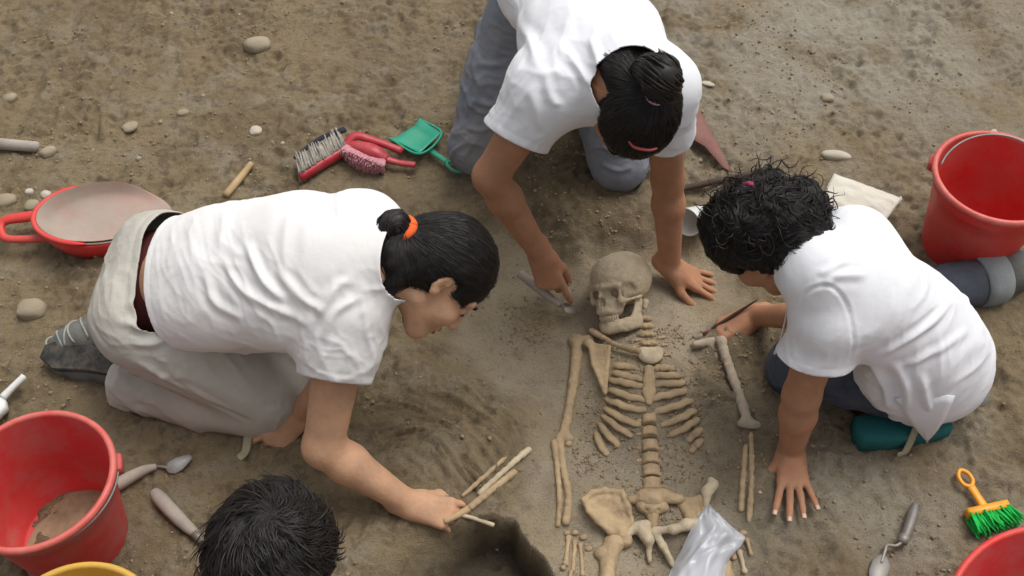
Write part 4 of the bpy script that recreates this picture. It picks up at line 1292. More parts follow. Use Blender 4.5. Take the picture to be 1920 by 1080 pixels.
    vs, fs = lathe([(.064, -.022), (.070, -.020), (.0725, 0), (.0735, .02), (.070, .046), (.066, .048), (.063, .03), (.060, .0)], 28, .02, 4)
    part('rolled_cuff', (xform(vs, anR, X), fs), M['pale_denim'], per)
    an2 = anR + f * .04
    F = Field(0.005)
    F.add(rc(an2, an2 + f * .045 + V(0, 0, .01), .05, .046), .02)
    F.add(rc(an2 + f * .05 + V(0, 0, .012), an2 + f * .10 + V(0.01, .02, -.085) * .6, .044, .036), .03)
    F.add(rc(an2 + f * .02 + V(0, 0, -.03), an2 + f * .10 + V(0, 0, -.05), .04, .034), .02)
    P, Q = F.extract(); P = relax(P, Q, 2)
    link_mesh('boot', mesh_np(P, Q), M['boot'], per)
    f2 = unit(anL - knL)
    F = Field(0.006)
    F.add(rc(anL, anL + f2 * .06, .042, .04), .02); F.add(rc(anL + f2 * .05, anL + f2 * .11 - V(0, 0, .02), .04, .033), .02)
    P, Q = F.extract(); link_mesh('boot', mesh_np(relax(P, Q, 2), Q), M['boot'], per)
    # pale belt edge peeking out under the blouse
    # ---- curly hair tied up at the back
    tail = at(1452, 352, .62); bun = at(1500, 375, .60)
    def extra(F):
        F.add(rc(H.p(0, -0.09, 0.02), at(1490, 415, .58), .062, .055), .03)
        F.add(rc(at(1490, 430, .58), at(1500, 478, .56), .056, .050), .03)
        F.add(ell(at(1495, 385, .60), (.055, .05, .05)), .03)
        F.add(ell(at(1440, 350, .60), (.034, .030, .03)), .02)
        F.add(ell(at(1520, 430, .57), (.038, .036, .036)), .03)
    P, Q = hair_cap(H, 0.0042, extra, thick=.02, seed=63, lump=0.006, ears=.024, nape=-.085)
    hair = link_mesh('hair', mesh_np(P, Q), M['hair'], per)
    tie = at(1406, 354, .640)
    def flow(p, n):
        return unit(tie - p)
    def wave(p, n):
        t = np.array([math.sin(p[1] * 46 + p[2] * 30), math.sin(p[0] * 41 + p[2] * 37 + 1.3), math.sin(p[0] * 33 - p[1] * 29 + .5)])
        return unit(np.cross(n, t)) + .5 * unit(p - tie)
    isfront = lambda c: (np.linalg.norm(c - H.c, axis=1) < .125) & ((c - H.c) @ H.R[:, 1] > -.05)
    link_mesh('strands', strands(P, Q, 1900, flow, 0.07, 0.006, seed=3, wild=0.10, lift=.0015, mask=isfront), M['hair_strand'], hair)
    link_mesh('strands', strands(P, Q, 4200, wave, 0.06, 0.005, seed=5, wild=0.08, lift=.004, rad=.0008, mask=lambda c: ~isfront(c)), M['hair_strand'], hair)
    # loose curls
    rg = np.random.default_rng(11); geo = []
    cc = P[Q].mean(1); NN = vnormals(P, Q)
    hu, hv = proj(cc)
    back = np.where(((cc - H.c) @ H.R[:, 1] < -.02) & ~((hu > 1475) & (hv > 398)) & (hv < 470))[0]
    for k in range(170):
        i = back[rg.integers(len(back))]; p = cc[i]; n0 = NN[Q[i, 0]]
        t = rg.normal(0, 1, 3); t = unit(t - n0 * (t @ n0)); n = unit(n0 * (.12 + .5 * rg.random() ** 3) + t)
        X = frame(n, n0); L = .03 + .035 * rg.random(); R0 = .003 + .0075 * rg.random(); tw = .5 + 1.1 * rg.random(); ph = rg.random() * 6.28
        path = [p + n0 * (.002 + .004 * math.sin(math.pi * t_)) + X @ V(R0 * math.cos(ph + t_ * tw * 6.28) - R0 * math.cos(ph), R0 * math.sin(ph + t_ * tw * 6.28) - R0 * math.sin(ph), L * t_) for t_ in np.linspace(0, 1, 8)]
        geo.append(tube(path, np.array([.0008, .0014, .0017, .0016, .0014, .0011, .0008, .0003]) * (.6 + .6 * rg.random()), 5, n=15))
    tag(part('curls', join_lists(geo), M['hair_strand'], hair), kind='stuff')
    part('hair_tie', tube([tie + V(-.012, .012, .0), tie + V(0, 0, .012), tie + V(.012, -.012, .0)], [.005, .007, .005], 8, rough=.2), M['pink'], per)
    return per
person_right()
# ------------------------------------------------------------------ the digger whose head shows at the lower edge
def person_front():
    hc = at(515, 1068, .80)
    per = empty('person', V(hc[0], hc[1] - .2, -.0))
    tag(per, 'person with short tousled black hair seen from behind at the lower edge', 'person')
    H = Head(hc, unit(V(0.02, 0.80, -0.58)), unit(V(0.03, 0.58, 0.80)), 1.04)
    neck = H.p(0, -.05, -.17); pel = neck + V(-.02, -.20, -.42); chest = neck + V(0, -.06, -.13)
    shL, shR = neck + V(-.19, -.03, -.06), neck + V(.19, -.03, -.06)
    elL, elR = shL + V(-.08, .06, -.26), shR + V(.08, .06, -.26)
    wrL, wrR = V(elL[0] + .02, elL[1] + .20, .12), V(elR[0] - .02, elR[1] + .20, .12)
    lat = V(1, 0, 0); ax = unit(neck - pel); dor = np.cross(lat, ax)
    F = Field(0.0045)
    H.skin(F)
    F.chain([neck, H.p(0, -.03, -.05)], [.06, .056], .03)
    F.chain([pel, chest, neck], [.12, .13, .075], .05, dor, .66)
    for s, e, w, l in ((shL, elL, wrL, True), (shR, elR, wrR, False)):
        F.chain([chest, s, e, w], [.06, .054, .040, .026], .03)
        hand(F, w, unit(V(0, .7, -.5)), V(0, .5, .8), l, [(30, 40, 20)] * 4)
    P, Q = skin_mesh(F)
    link_mesh('body', mesh_np(P, Q), M['skin'], per)
    H.details(per)
    F = Field(0.006)
    F.chain([pel - ax * .08, chest, neck - ax * .03], [.16, .16, .10], .05, dor, .7)
    F.add(rc(shL, shR, .075, .075), .06)
    cuts = [(neck - ax * .01 , ax, neck + ax * .06, .12), (pel - ax * .04, -ax, pel - ax * .2, .3)]
    for s, e in ((shL, elL), (shR, elR)):
        u = unit(e - s); F.add(rc(s, s + u * .22, .076, .074), .04); cuts.append((s + u * .15, u, s + u * .22, .12))
    cloth('tshirt', F, per, M['dark_cloth'], cuts, wob=.005, wscale=8)
    F = Field(0.007)
    kL, kR = V(hc[0] - .16, hc[1] + .05, .10), V(hc[0] + .14, hc[1] + .05, .10)
    F.add(rc(pel + V(-.07, -.03, -.02), pel + V(.07, -.03, -.02), .13, .13), .04)
    for k, s in ((kL, -1), (kR, 1)):
        F.chain([pel + V(s * .09, 0, -.04), k], [.11, .08], .04); F.chain([k, V(k[0], k[1] - .40, .09)], [.072, .055], .02)
    cloth('trousers', F, per, M['blue_denim'], [(pel + ax * .06, ax, pel + ax * .15, .25)], wob=.004)
    # short hair swirling out from the crown
    crown = H.p(.01, -.055, .105)
    P, Q = hair_cap(H, .004, None, thick=.013, hairline=(0, .165, -.075), hr=(.105, .088, .125), nape=-.080, seed=64, lump=.0045, ears=.040)
    hair = link_mesh('hair', mesh_np(P, Q), M['hair'], per)
    def flow(p, n):
        a = unit(p - crown); return a + .55 * np.cross(n, a) + .3 * math.sin(p[0] * 60 + p[1] * 40) * np.cross(n, a)
    link_mesh('strands', strands(P, Q, 8000, flow, .055, .006, seed=4, wild=.22, lift=.0025, rad=.0007), M['hair_strand'], hair)
    rg = np.random.default_rng(21); geo = []
    cc = P[Q].mean(1); NN = vnormals(P, Q)
    for k in range(380):
        i = rg.integers(len(cc)); p = cc[i]; n = NN[Q[i, 0]]
        if n[2] < -.3: continue
        d = flow(p, n) + rg.normal(0, .3, 3); d = unit(d - n * (d @ n))
        L = .03 + .03 * rg.random(); h = .0015 + .0045 * rg.random() ** 2; sd = np.cross(n, d)
        path = [p - n * .002, p + d * L * .33 + n * h, p + d * L * .7 + n * h * .9 + sd * .004, p + d * L + n * (h * .1) + sd * .010]
        geo.append(tube(path, [.0008, .0015, .0013, .0003], 5, n=9, flat=.6, nrm=n))
    tag(part('locks', join_lists(geo), M['hair_strand'], hair), kind='stuff')
    return per
person_front()
# ------------------------------------------------------------------ the skeleton in the grave
def skeleton():
    root = empty('skeleton', gat(1215, 760))
    tag(root, 'human skeleton lying on its back in the cleared grave, skull turned to one side', 'skeleton')
    def bone(name, F, material='bone', it=2, rough=.0012, sub=None):
        P, Q = F.extract(); P = relax(P, Q, it)
        N = vnormals(P, Q); P = P + N * (rough * noise3(P * 90, 5) + rough * .6 * noise3(P * 220, 6))[:, None]
        return link_mesh(name, mesh_np(P, Q), M[material], sub or root)
    # ---- skull
    H = Head(at(1166, 547, .060), img(-.70, .10, .70), img(-.37, -.86, .28), .94)
    F = Field(0.0022); S = H.sc
    E = lambda c, r, k: F.add(ell(H.p(*c), np.array(r) * S, H.R), k)
    C = lambda c, r, k: F.cut(ell(H.p(*c), np.array(r) * S, H.R), k)
    E((0, -0.012, 0.036), (0.070, 0.092, 0.074), 0.01)
    E((0, 0.042, 0.046), (0.056, 0.046, 0.048), 0.025)
    E((0, 0.055, -0.030), (0.040, 0.036, 0.040), 0.02)
    for g in (-1, 1):
        F.add(rc(H.p(g * .008, .090, .022), H.p(g * .050, .070, .020), .0075 * S, .007 * S), .008)     # brow
        F.add(rc(H.p(g * .047, .066, -.020), H.p(g * .062, .040, -.018), .0095 * S, .006 * S), .008)    # cheekbone
        F.add(rc(H.p(g * .050, .070, .018), H.p(g * .049, .068, -.018), .0055 * S, .0065 * S), .006)
        F.add(rc(H.p(g * .062, .040, -.018), H.p(g * .067, .004, -.016), .0052 * S, .0048 * S), .004)   # arch
        F.add(rc(H.p(g * .056, -.026, -.036), H.p(g * .056, -.02, -.048), .010 * S, .006 * S), .014)
        C((g * .030, .096, .001), (.0185, .030, .0165), .004)
        C((g * .056, .040, .004), (.0075, .024, .018), .012)                                              # temple hollow
    F.add(rc(H.p(0, .085, .016), H.p(0, .094, -.005), .0065 * S, .005 * S), .008)
    C((0, .098, -.022), (.0115, .022, .0155), .003)
    F.add(rc(H.p(0, .086, -.020), H.p(0, .090, -.034), .0018 * S, .0018 * S), .002)
    E((0, .074, -.046), (.030, .024, .014), .008)
    C((0.02, .03, -.066), (.03, .03, .013), .01)
    sk = bone('skull', F, 'bone_pale')
    F = Field(0.0022); X, Y, U = H.R[:, 0], H.R[:, 1], H.R[:, 2]
    for g in (-1, 1):
        F.add(rc(H.p(g * .053, .000, -.030), H.p(g * .050, .012, -.078), .014 * S, .019 * S, X, .42), .008)
        F.add(rc(H.p(g * .053, -.004, -.024), H.p(g * .053, -.003, -.040), .006 * S, .007 * S), .006)
        pts = [H.p(g * .050, .012, -.083), H.p(g * .040, .045, -.087), H.p(g * .022, .070, -.088), H.p(0, .078, -.088)]
        for a, b, r0, r1 in zip(pts, pts[1:], (.0165, .0150, .0145), (.0150, .0145, .0150)):
            F.add(rc(a, b, r0 * S, r1 * S, np.cross(b - a, U), .46), .008)
    F.add(ell(H.p(0, .081, -.098), np.array((.013, .007, .007)) * S, H.R), .010)
    bone('jaw', F, 'bone_pale', sub=sk)
    for row, zz, dz in ((0, -.058, -.010), (1, -.074, .009)):
        for k in range(-6, 7):
            a = k * .20; x = .029 * math.sin(a); y = .052 + .036 * math.cos(a) - (.002 if row else 0)
            o = part('tooth', tube([H.p(x, y, zz), H.p(x * 1.02, y + .001, zz + dz)], [.0036 * S, .0032 * S], 6), M['bone_pale'], sk)
    # soil packed in the eye sockets and behind the cheek
    geo = []
    for c, r in (((-.030, .056, .001), .018), ((.030, .056, .001), .018), ((0, .058, -.022), .011)):
        bm = bmesh.new(); bmesh.ops.create_icosphere(bm, subdivisions=3, radius=1)
        A = np.array([v.co[:] for v in bm.verts]); fs = [[v.index for v in f.verts] for f in bm.faces]; bm.free()
        geo.append(([H.p(*(np.array(c) + a * r)) for a in A * (1 + .06 * noise3(A * 3, 2))[:, None]], fs))
    part('packed_soil', join_lists(geo), M['crumb'], sk)
    # ---- long bones
    def longbone(name, pts, radii, ends=(), material='bone', flat=None, lift=.003):
        P = [gat(u, v, 0) + V(0, 0, lift + (p[0] if p else 0)) for (u, v, *p) in pts]
        F = Field(.0025)
        C = crom(np.column_stack([P, radii]), (len(P) - 1) * 3 + 1)
        for i in range(len(C) - 1): F.add(rc(C[i, :3], C[i + 1, :3], C[i, 3], C[i + 1, 3]), .004)
        for (u, v, r, *z) in ends: F.add(ell(gat(u, v) + V(0, 0, lift + (z[0] if z else 0)), np.array((r, r * .9, r * .75))), .012)
        return bone(name, F, material)
    longbone('humerus', [(1082, 648), (1078, 700), (1068, 760), (1058, 815)], [.015, .0125, .0108, .0125], [(1080, 640, .021), (1104, 638, .015), (1050, 822, .012), (1066, 824, .012)])
    longbone('radius', [(1049, 832), (1056, 880), (1066, 930), (1061, 978)], [.0095, .0088, .0085, .0105], [(1048, 830, .0125)])
    longbone('ulna', [(1041, 838), (1046, 890), (1049, 940), (1046, 985)], [.0085, .0065, .006, .006], [(1041, 832, .011), (1066, 833, .009)])
    longbone('humerus', [(1352, 645), (1366, 690), (1384, 740), (1400, 788)], [.0115, .0115, .0108, .0125], [(1390, 796, .0110), (1404, 799, .0115), (1417, 799, .0115), (1352, 640, .012)], 'bone_grey', lift=.006)
    longbone('radius', [(1398, 838), (1394, 890), (1390, 955)], [.006, .007, .0075], (), 'bone', lift=.001)
    longbone('ulna', [(1408, 815), (1410, 880), (1405, 975)], [.006, .0065, .0065], (), 'bone', lift=.000)
    # ---- shoulder
    longbone('clavicle', [(1108, 628, .012), (1130, 642, .014), (1160, 658, .014), (1196, 668, .016)], [.0085, .0065, .006, .0085], lift=.006)
    F = Field(.0022)
    T = [gat(u, v) + V(0, 0, .013) for u, v in ((1106, 652), (1142, 656), (1134, 742), (1112, 690))]
    F.add(rc(T[0], T[3], .007, .0055), .006); F.add(rc(T[3], T[2], .0055, .005), .006); F.add(rc(T[1], T[2], .0035, .0035), .006); F.add(rc(T[0], T[1], .006, .004), .006)
    for t in np.linspace(.04, .96, 22): F.add(rc(T[0] * (1 - t) + T[2] * t - V(0, 0, .002), T[1] * (1 - t) + T[2] * t - V(0, 0, .002), .0040, .0040), .006)
    F.add(ell(T[0] + V(-.006, .004, .004), (.013, .011, .009)), .008)
    bone('scapula', F)
    F = Field(.003); c = gat(1335, 642)
    c = c - V(0, 0, .005)
    F.add(rc(c + V(-.04, 0, -.004), c + V(.02, .005, .004), .010, .013), .01); F.add(rc(c + V(.0, .0, .0), c + V(.01, -.04, -.002), .010, .006), .012)
    bone('scapula', F, 'bone_grey')
    # ---- breastbone
    F = Field(.0025); c = gat(1219, 672)
    F.add(ell(c + V(0, 0, .012), (.030, .024, .011)), .01); F.add(ell(c + V(-.018, .012, .012), (.014, .012, .009)), .008); F.add(ell(c + V(.018, .012, .012), (.014, .012, .009)), .008)
    bone('breastbone', F, 'bone_pale')
    # ---- ribs
    def rib(pts, r=.0094, sink=.004):
        n = len(pts); P = []
        for i, (u, v) in enumerate(pts):
            p = gat(u, v); e = 0
            P.append(p + V(0, 0, (-.013 if i == 0 else .0055 if i < n - 1 else .0)))
        P = crom(np.array(P), 14)
        rr = r * (.85 + .25 * np.sin(np.linspace(0, math.pi, 14))); rr[-1] *= .8
        vs, fs = tube(P + np.stack([np.zeros(14), .0012 * np.sin(np.arange(14) * 1.7 + pts[0][1]), .0012 * np.sin(np.arange(14) * 1.1 + pts[0][0])], 1), rr, 8, n=30, flat=.58, nrm=V(0, 0, 1), rough=.14, seed=int(pts[0][1]))
        part('rib', (vs, fs), M['bone'], root)
    for L in ([(1138, 684), (1160, 688), (1192, 690)], [(1141, 694), (1160, 703), (1185, 710), (1207, 711)], [(1136, 708), (1155, 716), (1180, 722), (1210, 724)], [(1133, 724), (1150, 735), (1178, 745), (1212, 751)],
              [(1132, 740), (1150, 756), (1178, 766), (1212, 770)], [(1130, 758), (1146, 774), (1168, 788), (1202, 797)], [(1126, 770), (1140, 788), (1160, 804), (1186, 818)], [(1122, 782), (1131, 806), (1146, 824), (1162, 836)],
              [(1117, 800), (1121, 822), (1128, 840), (1140, 853)], [(1275, 688), (1250, 692), (1226, 690)], [(1284, 700), (1260, 706), (1224, 705)], [(1292, 713), (1265, 721), (1224, 721)],
              [(1298, 727), (1272, 738), (1245, 744), (1217, 748)], [(1304, 742), (1285, 757), (1255, 767), (1222, 774)], [(1310, 760), (1295, 775), (1270, 788), (1238, 798)], [(1314, 776), (1300, 793), (1280, 806), (1254, 816)],
              [(1318, 796), (1307, 812), (1288, 826)], [(1319, 815), (1309, 832), (1293, 847)]):
        rib(L)
    F = Field(.0025)
    c = [gat(1217, v) + V(0, 0, .004) for v in (694, 715, 736, 756)]
    F.chain(c, [.013, .011, .012, .008], .01, V(0, 0, 1), .5)
    bone('breastbone', F)
    # ---- spine
    F0 = None
    def vertebra(c, w, h, material='bone', tilt=0.0, wings=True):
        F = Field(.0022); n = unit(V(math.sin(tilt), 1, .05)); x = np.cross(n, V(0, 0, 1)); z = np.cross(x, n)
        F.add(rc(c - n * h * .30 - z * .008, c + n * h * .30 - z * .008, w * .80, w * .80, z, .80), .004)
        F.add(rc(c - n * h * .44 - z * .008, c - n * h * .38 - z * .008, w, w, z, .8), .003); F.add(rc(c + n * h * .38 - z * .008, c + n * h * .44 - z * .008, w, w, z, .8), .003)
        if wings: F.add(rc(c - x * w * 1.5 - z * .02, c + x * w * 1.5 - z * .02, .005, .005), .008)
        # trim the drum ends flat
        F.cut(ell(c + n * (h * .5 + .05), (.2, .05, .2)), .002); F.cut(ell(c - n * (h * .5 + .05), (.2, .05, .2)), .002)
        bone('vertebra', F, material)
    for (u, v, w, h) in ((1217, 788, .017, .022), (1218, 812, .018, .022), (1219, 838, .019, .026), (1220, 862, .020, .026), (1221, 886, .021, .028), (1222, 911, .022, .029)):
        vertebra(gat(u, v) + V(0, 0, .012), w, h)
    for (u, v) in ((1204, 598), (1208, 613), (1212, 629), (1215, 646)):
        F = Field(.0022); c = gat(u, v) + V(0, 0, .004)
        F.add(rc(c - V(.011, 0, 0), c + V(.011, 0, 0), .0085, .0085), .004); F.add(rc(c - V(.021, 0, .004), c + V(.021, 0, -.004), .0048, .0048), .005); F.add(rc(c, c + V(0, -.006, .006), .006, .004), .004)
        bone('vertebra', F, 'bone')
    for (u, v, s) in ((1240, 636, .007), (1246, 650, .006), (1232, 660, .007), (1250, 668, .006), (1196, 640, .006), (1192, 652, .006)):
        F = Field(.002); c = gat(u, v) + V(0, 0, .003); F.add(rc(c - V(s, 0, 0), c + V(s, s * .5, 0), s * .7, s * .5), .004); bone('bone_fragment', F, 'bone')
    # ---- sacrum and hip bones
    F = Field(.0025); c = gat(1222, 938) + V(0, 0, .012)
    F.add(rc(c + V(-.018, .0, 0), c + V(.026, .004, 0), .020, .018), .01); F.add(rc(c + V(.02, 0, .0), c + V(.062, -.002, -.002), .013, .0125), .008)
    F.add(rc(c + V(-.02, -.004, 0), c + V(-.050, -.004, -.002), .012, .009), .008); F.add(rc(c + V(0, -.01, -.006), c + V(0, -.06, -.028), .020, .010), .015)
    bone('sacrum', F)
    F = Field(.0025)
    w = [gat(u, v) for u, v in ((1094, 946), (1108, 932), (1132, 927), (1164, 931), (1176, 958), (1182, 985), (1166, 1004), (1142, 1005), (1120, 984), (1104, 966))]
    cen = sum(w) / len(w) + V(0, 0, .002)
    for i in range(len(w)):
        a, b = w[i] + V(0, 0, .020), w[(i + 1) % len(w)] + V(0, 0, .020)
        F.add(rc(a, b, .0068, .0068), .006)
        for t in (.35, .65, .95): F.add(rc(a * (1 - t) + cen * t, b * (1 - t) + cen * t, .0065, .0065), .012)
    F.add(rc(gat(1160, 1000) + V(0, 0, .018), gat(1172, 1018) + V(0, 0, .012), .015, .017), .012)
    bone('hip_bone', F)
    F = Field(.0025)
    g = lambda u, v, z=.02: gat(u, v) + V(0, 0, z)
    F.add(rc(g(1190, 996), g(1212, 991), .009, .010), .008); F.add(rc(g(1202, 1000), g(1214, 1018), .017, .014), .012); F.add(rc(g(1214, 1010), g(1217, 1055, .01), .009, .005), .010)
    F.add(rc(g(1190, 996), g(1172, 1012), .008, .010), .010)
    bone('pubic_bone', F, 'bone_pale')
    F = Field(.0025)
    F.add(rc(g(1225, 1002), g(1262, 1000), .008, .008), .008); F.add(rc(g(1262, 1000), g(1286, 991), .010, .012), .010); F.add(rc(g(1286, 991), g(1308, 985), .012, .008), .01)
    F.add(rc(g(1226, 1006), g(1242, 1028, .012), .009, .008), .01); F.add(rc(g(1242, 1028, .012), g(1262, 1062, .004), .008, .007), .008)
    bone('pubic_bone', F, 'bone_pale')
    F = Field(.0025)
    F.add(rc(g(1336, 917), g(1322, 930), .011, .011), .008); F.add(rc(g(1324, 928), g(1322, 955, .012), .012, .006), .01); F.add(rc(g(1336, 917), g(1330, 908), .010, .007), .008)
    bone('hip_bone', F, 'bone_pale')
    F = Field(.0025); F.add(ell(g(1309, 970, .01), (.008, .010, .008)), .005); bone('bone_fragment', F, 'bone_pale')
    F = Field(.0025)
    for a, b, r0, r1 in ((g(1276, 944, .004), g(1318, 938, .006), .010, .009), (g(1318, 938, .006), g(1326, 985, .004), .009, .011), (g(1276, 944, .002), g(1300, 985, .004), .009, .012), (g(1296, 948, .000), g(1312, 985, .002), .010, .012)): F.add(rc(a, b, r0, r1), .014)
    bone('hip_bone', F)
    F = Field(.0025)
    F.add(rc(g(1205, 950, .008), g(1240, 952, .008), .017, .016), .012); F.add(rc(g(1222, 955, .004), g(1222, 985, -.004), .018, .010), .012)
    for s in (-1, 1):
        for k in range(2): F.cut(ell(g(1222 + s * 11, 950 + 14 * k, .022), (.0035, .0035, .006)), .003)
    bone('sacrum', F)
    # ---- thighs, cut off by the edge of the picture
    for pts, rr, en in (([(1148, 1020), (1140, 1060), (1136, 1120), (1128, 1190)], [.022, .018, .016, .016], [(1160, 1016, .021, .006), (1128, 1040, .018)]),
                        ([(1345, 1030), (1362, 1080), (1372, 1150)], [.018, .016, .015], [(1345, 1020, .018)])):
        longbone('femur', pts, rr, en, lift=.003)
    # ---- hand bones lying beside the hips
    for (a, b, r) in (((1066, 1010), (1060, 1058), .0055), ((1078, 1018), (1074, 1070), .0052), ((1088, 1024), (1092, 1078), .0048), ((1056, 1066), (1052, 1105), .0045), ((1070, 1074), (1068, 1112), .0045),
                      ((1386, 1036), (1396, 1072), .0052), ((1372, 1018), (1376, 1046), .0055), ((1400, 1014), (1408, 1040), .0045)):
        p, q = gat(*a) + V(0, 0, .004), gat(*b) + V(0, 0, .003)
        F = Field(.002); F.add(rc(p, q, r, r * .85), .004); F.add(ell(p, (r * 1.2, r * 1.2, r)), .005); F.add(ell(q, (r * 1.1, r * 1.1, r)), .005)
        bone('finger_bone', F, 'bone' if a[0] != 1386 else 'bone_pale')
    for (u, v, s) in ((1078, 1000, .009), (1094, 1008, .010), (1062, 1000, .008), (1104, 1030, .009), (1394, 1000, .009), (1382, 1010, .008)):
        F = Field(.002); c = gat(u, v) + V(0, 0, .002); F.add(ell(c, (s, s * .8, s * .7)), .004); bone('wrist_bone', F)
    return root
skeleton()
# a second long bone showing in the scraped soil beside the digger's hand
def forearm_bone(pts, rr, material, label):
    P = [gat(u, v) + V(0, 0, z) for u, v, z in pts]
    F = Field(.0022); C = crom(np.column_stack([P, rr]), 9)
    for i in range(8): F.add(rc(C[i, :3], C[i + 1, :3], C[i, 3], C[i + 1, 3]), .004)
    P, Q = F.extract(); P = relax(P, Q, 2); N = vnormals(P, Q); P = P + N * (.0012 * noise3(P * 90, 5))[:, None]
    tag(link_mesh('bone', mesh_np(P, Q), M[material]), label, 'bone', 'loose bones by the digging hand')
forearm_bone([(900, 926, .004), (945, 886, .008), (990, 846, .005)], [.0065, .006, .008], 'bone_pale', 'pale slim bone half buried in the scraped soil, farthest from the hand')
forearm_bone([(868, 930, .002), (912, 892, .004), (948, 858, .001)], [.0045, .0052, .005], 'bone', 'thinnest of the half buried bones, up left of the pale one by the digging hand')
forearm_bone([(884, 950, .002), (925, 918, .004), (962, 888, .003)], [.008, .0075, .009], 'bone', 'reddish bone lying beside the wooden pick at the digging hand')
# ------------------------------------------------------------------ buckets
def bucket(c, yaw, plastic, rimmat, label, rim_r=.155, base_r=.112, h=.275, bail=None, bail_r=None, soil=False, group='red builder buckets', lugs=True, inner=None):
    z0 = gz(c[0], c[1]) - .004
    root = empty('bucket', (c[0], c[1], z0), yaw)
    tag(root, label, 'bucket', group)
    R = np.array(Matrix.Rotation(yaw, 3, 'Z')); loc = V(c[0], c[1], z0)
    def add(name, geo, m, par=root, **k): return part(name, (xform(geo[0], loc, R), geo[1]), m, par, **k)
    rr = lambda z: base_r + (rim_r - .004 - base_r) * (z / h)
    outer = [(0.001, 0.006), (base_r * .80, .006), (base_r * .90, .0), (base_r, .0)]
    outer += [(rr(z), z) for z in np.linspace(.006, h * .80, 6)]
    outer += [(rr(h * .82) + .003, h * .82), (rr(h * .84) + .003, h * .84), (rr(h * .86), h * .86), (rim_r - .004, h - .012)]
    inner_p = [(rim_r - .006, h - .004), (rr(h * .8) - .003, h * .8), (rr(h * .4) - .003, h * .4), (base_r - .002, .012), (base_r * .92, .008), (.001, .009)]
    add('body', lathe(outer, 56, .004, 3), plastic)
    add('lining', lathe(inner_p, 56, .004, 3), inner or plastic)
    rim = [(rim_r - .0065, h - .006), (rim_r - .006, h - .001), (rim_r - .001, h + .002), (rim_r + .005, h), (rim_r + .0075, h - .006), (rim_r + .0065, h - .012), (rim_r + .002, h - .015), (rim_r - .004, h - .014)]
    add('rim', lathe(rim, 64, .004, 3), rimmat)
    if lugs:
        for s in (-1, 1):
            b = [(s * (rim_r - .002), -.022), (s * (rim_r + .012), -.018), (s * (rim_r + .014), .018), (s * (rim_r - .002), .022)]
            add('lug', prism(b, (V(0, 0, h - .045), V(1, 0, 0), V(0, 1, 0), V(0, 0, 1)), .026, .003), plastic)
    if bail is not None:
        a0 = bail; r = bail_r or rim_r + .004; path = []
        for t in np.linspace(0, math.pi, 17):
            path.append(V(r * math.cos(t), -math.sin(t) * r * math.cos(a0), h - .03 + math.sin(t) * r * math.sin(a0)))
        add('bail_handle', tube(path, .0028, 8, n=50), M['steel'])
    if soil:
        g = []
        rg = np.random.default_rng(2); prof = [(0.001, .028), (base_r * .4, .025), (base_r * .75, .018), (base_r * .97, .012)]
        v, f = lathe(prof, 30, .1, 4); v = [p + V(.02, .01, rg.normal(0, .0025)) * (1 if p[2] > .015 else 0) for p in v]
        add('soil', (v, f), M['crumb'])
    return root
h = .275; zr = .02 + h
e = at(214, 900, zr); bucket((e[0] - .155, at(60, 906, zr)[1]), math.radians(18), M['red_plastic'], M['red_rim'], 'red bucket at the left edge with its wire handle down, a little soil inside', bail=math.radians(6), soil=True)
e = at(1757, 318, .06 + h); bucket((e[0] + .158, at(1830, 322, .06 + h)[1]), math.radians(-28), M['red_clean'], M['red_rim'], 'red bucket beside the rolled blue jeans on the right', bail=math.radians(160), bail_r=.138)
c0 = at(2034, 1242, .24); bucket((c0[0], c0[1]), 0.3, M['red_clean'], M['red_clean'], 'wide red tub showing only its rim in the lower right corner by the green brush', rim_r=.262, base_r=.205, h=.225, inner=M['red_plastic'], group=None)
e = at(142, 1214, zr + .02); bucket((e[0], e[1]), 0.0, M['yellow_plastic'], M['yellow_plastic'], 'yellow bucket in front of the red one, only its rim in view', group=None, h=.295, rim_r=.150)

